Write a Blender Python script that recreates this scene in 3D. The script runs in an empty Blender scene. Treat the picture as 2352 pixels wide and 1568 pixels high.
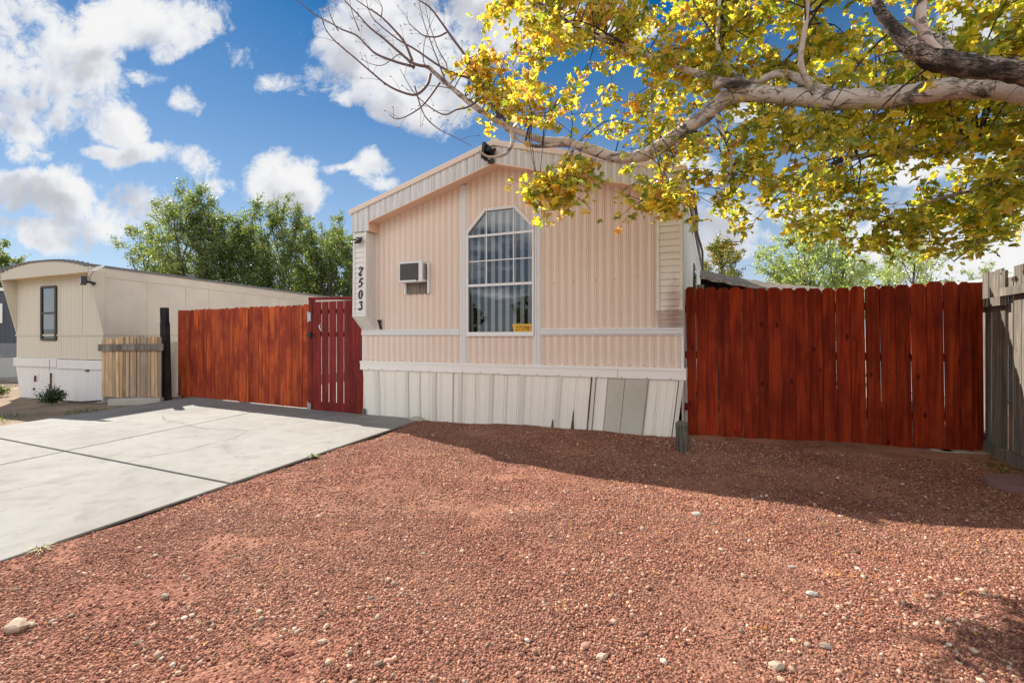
import bpy, math, random
import numpy as np
from mathutils import Vector, Matrix
random.seed(7); RNG = np.random.default_rng(11)
SC = bpy.context.scene; COL = SC.collection
R = math.radians
# ------------------------------------------------------------------ camera geometry used to measure the place (photo measured at 2352 px width)
F, CX, HY, CH = 1098.0, 1176.0, 774.0, 1.25
def W(px, py, Y): return Vector(((px-CX)/F*Y, Y, CH-(py-HY)/F*Y))
def G(px, py, h=0.0):
    Y = (CH-h)*F/(py-HY); return Vector(((px-CX)/F*Y, Y, h))
class Plane:
    """vertical plane through two ground points; local x along it, local y away from the camera side, z up"""
    def __init__(s, A, B):
        s.o = Vector((A[0], A[1], 0)); d = Vector((B[0]-A[0], B[1]-A[1], 0)); s.len = d.length
        s.u = d.normalized(); s.n = Vector((-s.u.y, s.u.x, 0)); s.ang = math.atan2(s.u.y, s.u.x)
    def at(s, px, py, d=0.0):
        o = s.o - s.n*d
        r = Vector(((px-CX)/F, 1.0, 0))
        # r*t = o + u*k
        det = r.x*(-s.u.y) - r.y*(-s.u.x)
        t = (o.x*(-s.u.y) - o.y*(-s.u.x))/det
        k = (r*t - o).dot(s.u)
        return k, CH-(py-HY)/F*t
    def u_at(s, px, d=0.0): return s.at(px, 0, d)[0]
    def pt(s, u, y, z): return s.o + s.u*u + s.n*y + Vector((0, 0, z))

# ------------------------------------------------------------------ object helpers
def props(o, label=None, cat=None, group=None, kind=None):
    if label: o['label'] = label
    if cat: o['category'] = cat
    if group: o['group'] = group
    if kind: o['kind'] = kind
    return o
def empty(name, loc, rz=0, label=None, cat=None, group=None, kind=None):
    o = bpy.data.objects.new(name, None); COL.objects.link(o)
    o.location = loc; o.rotation_euler = (0, 0, rz); o.empty_display_size = .2
    return props(o, label, cat, group, kind)
def link_mesh(name, me, parent=None):
    o = bpy.data.objects.new(name, me); COL.objects.link(o)
    if parent: o.parent = parent
    return o
class MB:
    def __init__(s): s.v = []; s.f = []; s.mi = []; s.cur = 0; s.att = []; s.a = 0.5; s.smooth = []; s.sm = False
    def verts(s, vs):
        i = len(s.v); s.v += [tuple(v) for v in vs]; s.att += [s.a]*len(vs); return i
    def face(s, idx): s.f.append(tuple(idx)); s.mi.append(s.cur); s.smooth.append(s.sm)
    def quad(s, a, b, c, d): i = s.verts([a, b, c, d]); s.face((i, i+1, i+2, i+3))
    def poly(s, pts): i = s.verts(pts); s.face(range(i, i+len(pts)))
    def box(s, x0, x1, y0, y1, z0, z1, M=None):
        vs = [Vector(p) for p in ((x0,y0,z0),(x1,y0,z0),(x1,y1,z0),(x0,y1,z0),(x0,y0,z1),(x1,y0,z1),(x1,y1,z1),(x0,y1,z1))]
        if M: vs = [M @ v for v in vs]
        i = s.verts(vs)
        for f in ((0,3,2,1),(4,5,6,7),(0,1,5,4),(1,2,6,5),(2,3,7,6),(3,0,4,7)): s.face([i+k for k in f])
    def prism(s, poly, y0, y1, M=None):
        """polygon in (x,z), counter clockwise seen from -y, extruded y0..y1"""
        n = len(poly)
        a = [Vector((p[0], y0, p[1])) for p in poly]; b = [Vector((p[0], y1, p[1])) for p in poly]
        if M: a = [M @ v for v in a]; b = [M @ v for v in b]
        i = s.verts(a+b); s.face(range(i, i+n)); s.face([i+n+k for k in reversed(range(n))])
        for k in range(n): j = (k+1) % n; s.face((i+k, i+n+k, i+n+j, i+j))
    def slab(s, poly, z0, z1):
        n = len(poly); i = s.verts([(p[0], p[1], z0) for p in poly]+[(p[0], p[1], z1) for p in poly])
        s.face([i+k for k in reversed(range(n))]); s.face([i+n+k for k in range(n)])
        for k in range(n): j = (k+1) % n; s.face((i+k, i+j, i+n+j, i+n+k))
    def tube(s, pts, rad, n=8, caps=True, wob=0.0, rng=random):
        pts = [Vector(p) for p in pts]; m = len(pts)
        if not hasattr(rad, '__len__'): rad = [rad]*m
        sm = s.sm; s.sm = True
        up = Vector((0, 0, 1)) if abs((pts[1]-pts[0]).normalized().z) < .9 else Vector((1, 0, 0))
        base = len(s.v); side = None
        for k in range(m):
            d = (pts[min(k+1, m-1)]-pts[max(k-1, 0)]).normalized()
            side = (up.cross(d) if side is None else side - d*side.dot(d)).normalized()
            w = d.cross(side)
            ring = []
            for j in range(n):
                a = 2*math.pi*j/n; r = rad[k]*(1+(rng.uniform(-wob, wob) if wob else 0))
                ring.append(pts[k]+side*math.cos(a)*r+w*math.sin(a)*r)
            s.verts(ring)
        for k in range(m-1):
            for j in range(n):
                q = (j+1) % n; s.face((base+k*n+j, base+k*n+q, base+(k+1)*n+q, base+(k+1)*n+j))
        if caps:
            s.sm = False
            c0_ = s.verts([s.v[base+j] for j in reversed(range(n))]); s.face(range(c0_, c0_+n)); c1_ = s.verts([s.v[base+(m-1)*n+j] for j in range(n)]); s.face(range(c1_, c1_+n))
        s.sm = sm
    def build(s, name, mats, parent=None, bevel=0.0):
        me = bpy.data.meshes.new(name); me.from_pydata(s.v, [], s.f)
        if not isinstance(mats, (list, tuple)): mats = [mats]
        for m in mats: me.materials.append(m)
        me.polygons.foreach_set('material_index', s.mi); me.polygons.foreach_set('use_smooth', s.smooth)
        at = me.attributes.new('val', 'FLOAT', 'POINT'); at.data.foreach_set('value', s.att)
        me.update()
        o = link_mesh(name, me, parent)
        if bevel:
            b = o.modifiers.new('bevel', 'BEVEL'); b.width = bevel; b.segments = 2; b.limit_method = 'ANGLE'; b.angle_limit = R(40)
        return o
def spline(P, k=8):
    """Catmull-Rom through tuples of any length"""
    P = [np.array(p, float) for p in P]; out = []
    Q = [2*P[0]-P[1]]+P+[2*P[-1]-P[-2]]
    for i in range(1, len(Q)-2):
        for t in np.linspace(0, 1, k, endpoint=False):
            a, b, c, d = Q[i-1], Q[i], Q[i+1], Q[i+2]
            out.append(.5*((2*b)+(-a+c)*t+(2*a-5*b+4*c-d)*t*t+(-a+3*b-3*c+d)*t**3))
    out.append(P[-1]); return out
def bulk(name, tv, tf, pos, rot, scl, mat, col=None, parent=None, smooth=False):
    """many copies of one small shape baked into one mesh (leaves, gravel)"""
    tv = np.asarray(tv, float); tf = np.asarray(tf, int); n = len(pos); k = len(tv); m = len(tf); c = tf.shape[1]
    v = tv[None, :, :]*scl[:, None, :]
    v = np.einsum('nij,nkj->nki', rot, v)+pos[:, None, :]
    f = (tf[None, :, :]+(np.arange(n)*k)[:, None, None]).reshape(-1)
    me = bpy.data.meshes.new(name)
    me.vertices.add(n*k); me.vertices.foreach_set('co', v.reshape(-1).astype(np.float32))
    me.loops.add(n*m*c); me.loops.foreach_set('vertex_index', f.astype(np.int32))
    me.polygons.add(n*m); me.polygons.foreach_set('loop_start', (np.arange(n*m)*c).astype(np.int32))
    me.polygons.foreach_set('loop_total', np.full(n*m, c, np.int32))
    if smooth: me.polygons.foreach_set('use_smooth', np.ones(n*m, bool))
    if col is not None:
        a = me.attributes.new('col', 'FLOAT_COLOR', 'POINT')
        cc = np.concatenate([col, np.ones((n, 1))], 1); a.data.foreach_set('color', np.repeat(cc, k, 0).reshape(-1).astype(np.float32))
    me.materials.append(mat); me.update(calc_edges=True); me.validate()
    return link_mesh(name, me, parent)
def rotmats(n, tilt=None, rng=RNG):
    """random rotations; tilt limits how far the local z leans from world z (radians)"""
    a = rng.uniform(0, 2*np.pi, n)
    if tilt is None: b = np.arccos(rng.uniform(-1, 1, n))
    else: b = np.abs(rng.normal(0, tilt, n))
    g = rng.uniform(0, 2*np.pi, n)
    ca, sa, cb, sb, cg, sg = np.cos(a), np.sin(a), np.cos(b), np.sin(b), np.cos(g), np.sin(g)
    Rz = np.zeros((n,3,3)); Rz[:,0,0]=ca; Rz[:,0,1]=-sa; Rz[:,1,0]=sa; Rz[:,1,1]=ca; Rz[:,2,2]=1
    Rx = np.zeros((n,3,3)); Rx[:,0,0]=1; Rx[:,1,1]=cb; Rx[:,1,2]=-sb; Rx[:,2,1]=sb; Rx[:,2,2]=cb
    Ry = np.zeros((n,3,3)); Ry[:,0,0]=cg; Ry[:,0,1]=-sg; Ry[:,1,0]=sg; Ry[:,1,1]=cg; Ry[:,2,2]=1
    return Rz @ Rx @ Ry

# ------------------------------------------------------------------ materials
class NT:
    def __init__(s, name):
        s.m = bpy.data.materials.new(name); s.m.use_nodes = True; s.t = s.m.node_tree; s.t.nodes.clear()
        s.out = s.t.nodes.new('ShaderNodeOutputMaterial'); s.co = None
    def n(s, typ, **kw):
        nd = s.t.nodes.new('ShaderNode'+typ)
        for k, v in kw.items():
            if k in nd.inputs.keys() if isinstance(k, str) else False: s.set(nd.inputs[k], v)
            else: setattr(nd, k, v)
        return nd
    def set(s, inp, v):
        if isinstance(v, bpy.types.NodeSocket): s.t.links.new(v, inp)
        elif isinstance(v, tuple) and len(v) == 3 and inp.type == 'RGBA': inp.default_value = (*v, 1)
        else: inp.default_value = v
    def coord(s, which='Object'):
        if s.co is None: s.co = s.t.nodes.new('ShaderNodeTexCoord')
        return s.co.outputs[which]
    def map(s, scale=(1,1,1), loc=(0,0,0), vec=None):
        nd = s.t.nodes.new('ShaderNodeMapping'); nd.inputs['Scale'].default_value = scale; nd.inputs['Location'].default_value = loc
        s.t.links.new(vec or s.coord(), nd.inputs['Vector']); return nd.outputs[0]
    def noise(s, scale, detail=4, rough=.55, vec=None, dist=0.0):
        nd = s.t.nodes.new('ShaderNodeTexNoise'); nd.inputs['Scale'].default_value = scale; nd.inputs['Detail'].default_value = detail
        nd.inputs['Roughness'].default_value = rough; nd.inputs['Distortion'].default_value = dist
        s.t.links.new(vec or s.coord(), nd.inputs['Vector']); return nd.outputs['Fac']
    def ramp(s, fac, stops, interp='LINEAR'):
        nd = s.t.nodes.new('ShaderNodeValToRGB'); r = nd.color_ramp; r.interpolation = interp
        while len(r.elements) < len(stops): r.elements.new(.5)
        for e, (p, c) in zip(r.elements, stops):
            e.position = p; e.color = (*c, 1) if isinstance(c, tuple) else (c, c, c, 1)
        s.t.links.new(fac, nd.inputs[0]); return nd.outputs[0]
    def mix(s, fac, a, b, mode='MIX'):
        nd = s.t.nodes.new('ShaderNodeMix'); nd.data_type = 'RGBA'; nd.blend_type = mode; nd.clamp_result = False
        s.set(nd.inputs[0], fac); s.set(nd.inputs[6], a); s.set(nd.inputs[7], b); return nd.outputs[2]
    def math(s, op, a, b=0.0, c=0.0, clamp=False):
        nd = s.t.nodes.new('ShaderNodeMath'); nd.operation = op; nd.use_clamp = clamp
        s.set(nd.inputs[0], a); s.set(nd.inputs[1], b); s.set(nd.inputs[2], c); return nd.outputs[0]
    def attr(s, name, which='Fac'):
        nd = s.t.nodes.new('ShaderNodeAttribute'); nd.attribute_name = name; return nd.outputs[which]
    def island(s): return s.t.nodes.new('ShaderNodeNewGeometry').outputs['Random Per Island']
    def bump(s, h, strength=.3, dist=.01):
        nd = s.t.nodes.new('ShaderNodeBump'); nd.inputs['Strength'].default_value = strength; nd.inputs['Distance'].default_value = dist
        s.t.links.new(h, nd.inputs['Height']); return nd.outputs[0]
    def bsdf(s, color, rough=.6, bump=None, spec=.5, metal=0.0):
        nd = s.t.nodes.new('ShaderNodeBsdfPrincipled')
        s.set(nd.inputs['Base Color'], color); s.set(nd.inputs['Roughness'], rough); nd.inputs['Metallic'].default_value = metal
        nd.inputs['Specular IOR Level'].default_value = spec
        if bump is not None: s.t.links.new(bump, nd.inputs['Normal'])
        return nd.outputs[0]
    def done(s, sh): s.t.links.new(sh, s.out.inputs['Surface']); return s.m
def plain(name, c, rough=.6, var=.12, scale=3.0, spec=.4, metal=0.0, bump=.0, streak=False):
    t = NT(name); v = t.map((1, 1, .12)) if streak else t.coord()
    f = t.noise(scale, 5, .6, v); g = t.noise(scale*9, 3, .6, v)
    a = t.mix(f, tuple(x*(1-var) for x in c), tuple(min(1, x*(1+var)) for x in c))
    a = t.mix(t.math('MULTIPLY', g, .5), a, tuple(x*(1-var) for x in c))
    b = t.bump(t.noise(scale*25, 4), bump, .003) if bump else None
    return t.done(t.bsdf(a, rough, b, spec, metal))
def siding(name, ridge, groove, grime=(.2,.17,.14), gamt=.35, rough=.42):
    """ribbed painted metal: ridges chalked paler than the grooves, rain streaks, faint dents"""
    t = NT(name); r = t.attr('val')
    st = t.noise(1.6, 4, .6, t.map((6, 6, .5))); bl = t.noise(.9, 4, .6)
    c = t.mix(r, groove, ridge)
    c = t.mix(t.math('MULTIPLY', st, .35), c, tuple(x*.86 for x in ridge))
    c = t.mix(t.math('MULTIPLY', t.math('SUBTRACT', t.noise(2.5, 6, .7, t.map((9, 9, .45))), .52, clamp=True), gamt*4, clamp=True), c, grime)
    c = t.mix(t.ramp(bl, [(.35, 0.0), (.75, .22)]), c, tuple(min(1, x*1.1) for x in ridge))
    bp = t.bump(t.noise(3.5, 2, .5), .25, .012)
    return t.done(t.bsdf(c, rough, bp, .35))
def wood(name, dark, mid, light, grain=34, knots=.5, rough=.6, isl=.5, blotch=.4, spec=.3):
    t = NT(name); isle = t.island()
    off = t.n('CombineXYZ'); t.t.links.new(t.math('MULTIPLY', isle, 37.0), off.inputs[0]); t.t.links.new(t.math('MULTIPLY', isle, 91.0), off.inputs[2])
    va = t.n('VectorMath', operation='ADD'); t.t.links.new(t.coord(), va.inputs[0]); t.t.links.new(off.outputs[0], va.inputs[1]); V = va.outputs[0]
    g = t.noise(grain, 6, .65, t.map((1, 1, .045), vec=V), .6)
    b = t.noise(2.2, 4, .6, t.map((1.6, 1.6, .8), vec=V))
    c = t.ramp(g, [(.3, dark), (.5, mid), (.72, light)])
    c = t.mix(t.ramp(b, [(.38, blotch), (.6, 0.0)]), c, dark)
    vo = t.n('TexVoronoi'); vo.inputs['Scale'].default_value = 5.0; t.t.links.new(t.map((1.3, 1.3, .75), vec=V), vo.inputs['Vector'])
    k = t.ramp(vo.outputs['Distance'], [(.07, knots), (.16, 0.0)])
    c = t.mix(k, c, tuple(x*.35 for x in dark))
    i2 = t.math('FRACT', t.math('MULTIPLY', isle, 7.31)); c = t.mix(1.0, c, t.ramp(isle, [(0.0, (1-isl*.55,)*3), (.5, (1.0, 1.0, 1.0)), (1.0, (1+isl*.5, 1+isl*.45, 1+isl*.4))]), 'MULTIPLY')
    c = t.mix(t.math('MULTIPLY', i2, isl*.35), c, tuple(sum(mid)/3*k for k in (1.1, .95, .85)) if isl > .6 else dark)
    return t.done(t.bsdf(c, rough, t.bump(g, .5, .004), spec))
M = {}
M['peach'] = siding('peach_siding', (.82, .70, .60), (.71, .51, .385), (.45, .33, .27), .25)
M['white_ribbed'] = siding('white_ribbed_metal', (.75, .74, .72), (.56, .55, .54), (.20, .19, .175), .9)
M['skirt'] = siding('cream_skirting', (.90, .85, .76), (.80, .72, .61), (.50, .42, .34), .10)
M['cream'] = siding('cream_siding', (.63, .58, .475), (.53, .475, .375), (.35, .25, .2), .2)
M['old_skirt'] = siding('chalky_white_skirting', (.82, .80, .78), (.6, .57, .55), (.3, .18, .15), .3)
M['soffit'] = plain('peach_paint', (.82, .60, .46), .5, .05)
M['trim'] = plain('chalky_white_trim', (.76, .75, .74), .5, .12, 5, streak=True)
M['lap'] = plain('cream_white_lap', (.80, .77, .72), .45, .08, 4)
M['lap_dirty'] = None
M['rail'] = plain('cream_rail', (.88, .84, .78), .4, .05, 3)
M['grey_patch'] = plain('grey_green_sheet', (.56, .52, .43), .6, .25, 2.2, bump=.2)
M['dark'] = plain('dark_hollow', (.02, .016, .013), .9)
M['rot'] = wood('rotten_plywood', (.05, .03, .02), (.16, .08, .04), (.28, .16, .09))
M['screw'] = plain('rusty_screw', (.08, .05, .04), .6)
M['black'] = plain('black_plastic', (.015, .015, .018), .35)
M['steel'] = plain('galvanised_steel', (.55, .56, .57), .35, .1, 20, metal=.7)
M['white_pl'] = plain('white_plastic', (.8, .79, .77), .4, .05)
M['grille'] = plain('grey_grille', (.12, .115, .11), .6, .1)
M['glassy'] = plain('lens', (.6, .58, .5), .2)
M['yellow'] = plain('yellow_plate', (.72, .44, .03), .35, .1, 20)
M['darkred'] = plain('dark_red_ink', (.22, .035, .01), .5)
M['blind'] = plain('vinyl_blind', (.84, .82, .79), .5, .05)
M['alu'] = plain('white_aluminium', (.82, .81, .79), .35, .05, 6)
M['bronze'] = plain('bronze_frame', (.05, .035, .03), .4)
M['roofdark'] = plain('roof_edge_tar', (.17, .165, .17), .8, .3, 8, bump=.3)
M['roofwhite'] = plain('roof_metal', (.6, .6, .6), .5, .1)
M['red_fence'] = wood('orange_red_stained_wood', (.20, .024, .018), (.50, .085, .022), (.72, .19, .045), 22, .55, .55, .45, .8, .12)
M['shaded_red_fence'] = wood('shaded_red_stained_wood', (.10, .008, .005), (.30, .034, .009), (.43, .068, .015), 22, .9, .55, .45, .65, .10)  # driveway fence stain with the shade under the maple put into the colour
M['maroon'] = wood('maroon_stained_wood', (.09, .012, .012), (.22, .026, .022), (.30, .045, .035), 30, .3, .55, .3, .4, .12)
M['grey_wood'] = wood('weathered_grey_wood', (.07, .058, .048), (.20, .172, .14), (.36, .315, .26), 40, .3, .85, .4, .5)
M['pallet'] = wood('pallet_wood', (.24, .14, .07), (.50, .33, .18), (.68, .50, .30), 22, .6, .8, 1.0, .5)
M['tie'] = wood('creosoted_tie', (.008, .007, .01), (.03, .025, .028), (.09, .06, .05), 24, .2, .8, .2, .8)
M['stump'] = wood('old_post_wood', (.03, .027, .025), (.135, .115, .09), (.26, .225, .18), 45, .2, .9, .1, .5)
M['brick_edge'] = plain('terracotta_edging', (.36, .16, .13), .8, .15, 8, bump=.3)
M['curbm'] = plain('curb_concrete', (.45, .41, .35), .9, .2, 6, bump=.4)
M['rubber'] = plain('black_hose_rubber', (.02, .02, .022), .4)
M['pipe'] = plain('cream_pipe', (.62, .56, .45), .5, .1)
M['slate'] = plain('slate_blue_siding', (.075, .085, .105), .5, .1)
M['pale_grey'] = plain('pale_grey_board', (.42, .42, .40), .7, .1)
M['bluewall'] = plain('pale_blue_wall', (.35, .42, .5), .7, .1)
M['mauve_stone'] = plain('mauve_concrete', (.22, .115, .11), .9, .12, 9, bump=.3)

def bark_mat(name, base, dark, scale=7, scar=.5, ck=.42):
    t = NT(name)
    n1 = t.noise(scale, 9, .72, t.map((.55, 1.6, 1.6)), .4); n2 = t.noise(scale*5, 6, .7, t.map((.6, 1.3, 1.3)))
    c = t.mix(n2, tuple(x*.75 for x in base), tuple(min(1, x*1.15) for x in base))
    ln = t.noise(scale*1.6, 6, .6, t.map((.30, 1.7, 1.7), (3, 1, 2)), .8); l2 = t.noise(scale*4.5, 4, .6, t.map((.5, 1.2, 1.2)), .3)
    ridge = t.math('ABSOLUTE', t.math('SUBTRACT', ln, .5)); r2 = t.math('ABSOLUTE', t.math('SUBTRACT', l2, .48))
    crk = t.math('MAXIMUM', t.ramp(ridge, [(.006, 1.0), (.022, 0.0)]), t.ramp(r2, [(.004, .7), (.016, 0.0)]))
    crk = t.math('MULTIPLY', crk, t.ramp(t.noise(scale*.5, 4), [(ck, 0.0), (ck+.18, 1.0)]))
    c = t.mix(t.noise(scale*1.7, 5, .6, t.map((.8, 1.2, 1.2))), tuple(x*.8 for x in base), c)
    c = t.mix(crk, c, dark)
    c = t.mix(t.ramp(n1, [(scar-.02, 0.0), (scar+.09, .92)]), c, dark)
    h = t.mix(.5, n2, t.math('SUBTRACT', t.math('SUBTRACT', 1.0, t.ramp(n1, [(scar-.02, 0.0), (scar+.09, 1.0)])), t.math('MULTIPLY', crk, .8)))
    return t.done(t.bsdf(c, .85, t.bump(h, 1.0, .035), .2))
M['bark'] = bark_mat('pale_maple_bark', (.70, .60, .53), (.035, .028, .022), 5.5, .56, .5)
M['bark_rough'] = bark_mat('rough_furrowed_bark', (.46, .38, .32), (.035, .028, .022), 7.5, .485, .2)
M['bark_dark'] = bark_mat('dark_branch_bark', (.14, .11, .10), (.04, .03, .03), 10, .55)
M['twig'] = plain('purplish_twig', (.17, .105, .095), .7, .25, 12)
def leaf_mat(name, trans=.55, gloss=.0):
    t = NT(name); c = t.attr('col', 'Color')
    n = t.noise(60, 2); c2 = t.mix(t.math('MULTIPLY', n, .45), c, t.mix(1.0, c, (.45, .4, .35), 'MULTIPLY'))
    d = t.n('BsdfDiffuse'); t.set(d.inputs[0], c2)
    tr = t.n('BsdfTranslucent'); t.set(tr.inputs[0], t.mix(1.0, c2, (1.75, 1.6, .85), 'MULTIPLY'))
    mx = t.n('MixShader'); mx.inputs[0].default_value = trans
    t.t.links.new(d.outputs[0], mx.inputs[1]); t.t.links.new(tr.outputs[0], mx.inputs[2])
    g = t.n('BsdfGlossy'); g.inputs['Roughness'].default_value = .35; g.inputs[0].default_value = (1, 1, 1, 1)
    m2 = t.n('MixShader'); m2.inputs[0].default_value = .05; t.t.links.new(mx.outputs[0], m2.inputs[1]); t.t.links.new(g.outputs[0], m2.inputs[2])
    return t.done(m2.outputs[0])
M['leaf'] = leaf_mat('autumn_leaf', .62)
M['leaf_green'] = leaf_mat('green_leaf', .55)
def attr_col_mat(name, rough=.85):
    t = NT(name); c = t.attr('col', 'Color'); n = t.noise(140, 3)
    c2 = t.mix(t.math('MULTIPLY', n, .6), c, t.mix(1.0, c, (.62, .58, .56), 'MULTIPLY'))
    return t.done(t.bsdf(c2, rough, None, .25))
M['stone'] = attr_col_mat('gravel_stone')
def glass_mat():
    t = NT('window_glass'); fr = t.n('Fresnel'); fr.inputs[0].default_value = 1.85
    tr = t.n('BsdfTransparent'); tr.inputs[0].default_value = (.85, .88, .9, 1)
    gl = t.n('BsdfGlossy'); gl.inputs['Roughness'].default_value = .0; gl.inputs[0].default_value = (.95, .97, 1, 1)
    t.t.links.new(t.bump(t.noise(1.3, 2), .05, .01), gl.inputs['Normal'])
    mx = t.n('MixShader'); t.t.links.new(t.math('MULTIPLY', fr.outputs[0], 1.25, clamp=True), mx.inputs[0])
    t.t.links.new(tr.outputs[0], mx.inputs[1]); t.t.links.new(gl.outputs[0], mx.inputs[2]); return t.done(mx.outputs[0])
M['glass'] = glass_mat()
def concrete_mat():
    t = NT('driveway_concrete')
    a = t.noise(.7, 6, .6); b = t.noise(5, 8, .75); s = t.noise(75, 5, .8)
    c = t.ramp(a, [(.3, (.215, .203, .183)), (.5, (.278, .265, .242)), (.72, (.32, .308, .285))])
    c = t.mix(t.ramp(b, [(.3, .6), (.52, 0.0)]), c, (.17, .162, .15))
    c = t.mix(t.ramp(s, [(.30, .5), (.42, 0.0)]), c, (.10, .095, .09))
    c = t.mix(t.ramp(s, [(.64, 0.0), (.74, .4)]), c, (.48, .47, .45))
    c = t.mix(t.ramp(t.noise(.45, 4, .6, t.map((1,1,1), (5, 3, 0))), [(.5, 0.0), (.75, .3)]), c, (.27, .215, .175))
    st = t.ramp(t.noise(1.9, 7, .7, t.map((1,1,1), (9, 2, 0)), 1.2), [(.56, 0.0), (.64, .4), (.8, .55)])
    c = t.mix(st, c, (.17, .155, .135))
    sp = t.ramp(t.noise(11, 2, .4, t.map((1,1,1), (4, 7, 0))), [(.74, 0.0), (.77, .55)])
    c = t.mix(sp, c, (.07, .06, .055))
    return t.done(t.bsdf(c, .85, t.bump(t.noise(120, 5), .35, .004), .3))
M['concrete'] = concrete_mat()
def gravelbase_mat():
    t = NT('red_gravel_bed')
    v = t.n('TexVoronoi'); v.inputs['Scale'].default_value = 75; t.t.links.new(t.coord(), v.inputs['Vector'])
    c = t.ramp(v.outputs['Color'], [(.15, (.13, .05, .035)), (.5, (.27, .105, .07)), (.85, (.46, .22, .15))])
    sand = t.ramp(t.noise(1.1, 6, .62), [(.48, 0.0), (.66, .9)])
    c = t.mix(sand, c, t.mix(t.noise(40, 4), (.44, .20, .125), (.56, .30, .20)))
    brown = t.ramp(t.noise(.5, 3, .5, t.map((1,1,1), (3.3, 1, 0))), [(.5, 0.0), (.7, .5)])
    c = t.mix(brown, c, (.20, .115, .08))
    h = t.mix(.45, t.math('SUBTRACT', 1.0, v.outputs['Distance']), t.noise(22, 8, .7))
    c = t.mix(t.ramp(t.noise(60, 4, .7), [(.35, .55), (.5, 0.0)]), c, (.10, .045, .03))
    return t.done(t.bsdf(c, .95, t.bump(h, 1.0, .02), .15))
M['gravelbase'] = gravelbase_mat()
def dirt_mat():
    t = NT('sandy_dirt')
    c = t.ramp(t.noise(1.3, 7, .65), [(.3, (.23, .165, .12)), (.6, (.33, .245, .185)), (.8, (.40, .31, .24))])
    g = t.math('MULTIPLY', t.ramp(t.noise(1.7, 5, .7), [(.5, 0.0), (.62, 1.0)]), t.ramp(t.noise(40, 3), [(.42, 0.0), (.55, .6)]))
    c = t.mix(g, c, (.16, .19, .06))
    return t.done(t.bsdf(c, .95, t.bump(t.noise(30, 7, .7), .7, .02), .1))
M['dirt'] = dirt_mat()
def shingle_mat():
    t = NT('mossy_roofing')
    c = t.ramp(t.noise(9, 7, .75, t.map((1, 2.5, 2.5))), [(.32, (.10, .085, .07)), (.5, (.24, .20, .165)), (.68, (.40, .36, .30))])
    return t.done(t.bsdf(c, .95, t.bump(t.noise(22, 6), .8, .03), .1))
M['shingle'] = shingle_mat()
def vent_mat():
    t = NT('perforated_vent'); 
    v = t.n('TexVoronoi'); v.inputs['Scale'].default_value = 62; v.inputs['Randomness'].default_value = 0.0
    rm = t.n('Mapping'); rm.inputs['Rotation'].default_value = (0, R(45), 0); t.t.links.new(t.coord(), rm.inputs[0])
    cb = t.n('SeparateXYZ'); t.t.links.new(rm.outputs[0], cb.inputs[0]); cc = t.n('CombineXYZ'); t.t.links.new(cb.outputs[0], cc.inputs[0]); t.t.links.new(cb.outputs[2], cc.inputs[1])
    t.t.links.new(cc.outputs[0], v.inputs['Vector'])
    c = t.ramp(v.outputs['Distance'], [(.16, (.50, .46, .41)), (.30, (.74, .70, .63))])
    return t.done(t.bsdf(c, .5, None, .3))
M['vent'] = vent_mat()
def stained(name, base, px, pz, r):
    """lap boards with a rust run of its own shape near (px,pz) in object space"""
    t = NT(name); sx = t.n('SeparateXYZ'); t.t.links.new(t.coord(), sx.inputs[0])
    dx = t.math('MULTIPLY', t.math('SUBTRACT', sx.outputs[0], px), 5.0); dz = t.math('MULTIPLY', t.math('SUBTRACT', sx.outputs[2], pz), 1.3)
    d = t.math('SQRT', t.math('ADD', t.math('MULTIPLY', dx, dx), t.math('MULTIPLY', dz, dz)))
    d = t.math('ADD', d, t.math('MULTIPLY', t.math('SUBTRACT', t.noise(9, 5, .7), .5), .9))
    k = t.ramp(d, [(r*.2, .55), (r, 0.0)])
    c = t.mix(t.noise(5, 5, .6, t.map((.3, .3, 3))), tuple(x*.86 for x in base), tuple(min(1, x*1.06) for x in base))
    c = t.mix(t.ramp(t.noise(4, 6, .7, t.map((.5, .5, 5))), [(.55, 0.0), (.72, .45)]), c, (.5, .38, .28))
    return t.done(t.bsdf(t.mix(k, c, (.30, .14, .10)), .45, None, .35))
# ================================================================== camera, sky, sun
cam = bpy.data.objects.new('camera', bpy.data.cameras.new('camera')); COL.objects.link(cam); SC.camera = cam
cam.location = (0, 0, CH); cam.rotation_euler = (R(90), 0, 0)
cam.data.sensor_width = 36; cam.data.lens = 36*F/2352; cam.data.shift_y = -10/2352; cam.data.clip_end = 3000; cam.data.clip_start = .05
SC.view_settings.view_transform = 'Standard'; SC.view_settings.look = 'None'; SC.view_settings.gamma = 1; SC.view_settings.exposure = EXPO = .85
SC.cycles.use_denoising = True
SC.cycles.max_bounces = 8; SC.cycles.transparent_max_bounces = 12; SC.cycles.sample_clamp_indirect = 6
SUN = Vector((-.672, .740, math.tan(R(42.2)))).normalized()
sun = bpy.data.objects.new('sun', bpy.data.lights.new('sun', 'SUN')); COL.objects.link(sun)
sun.rotation_euler = SUN.to_track_quat('Z', 'Y').to_euler(); sun.location = (-20, 25, 30)
sun.data.energy = 5.0; sun.data.angle = R(.5); sun.data.color = (1, .94, .85)
w = bpy.data.worlds.new('World'); SC.world = w; w.use_nodes = True; nt = w.node_tree; nt.nodes.clear()
def wn(t, **k):
    n = nt.nodes.new('ShaderNode'+t)
    for a, b in k.items(): setattr(n, a, b)
    return n
def wl(a, b):
    if isinstance(a, bpy.types.NodeSocket): nt.links.new(a, b)
    elif isinstance(a, tuple) and b.type == 'RGBA': b.default_value = (*a, 1)
    else: b.default_value = a
def wm(op, a, b=0.0, c=0.0, clamp=False):
    n = wn('Math', operation=op, use_clamp=clamp); wl(a, n.inputs[0]); wl(b, n.inputs[1]); wl(c, n.inputs[2]); return n.outputs[0]
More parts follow.
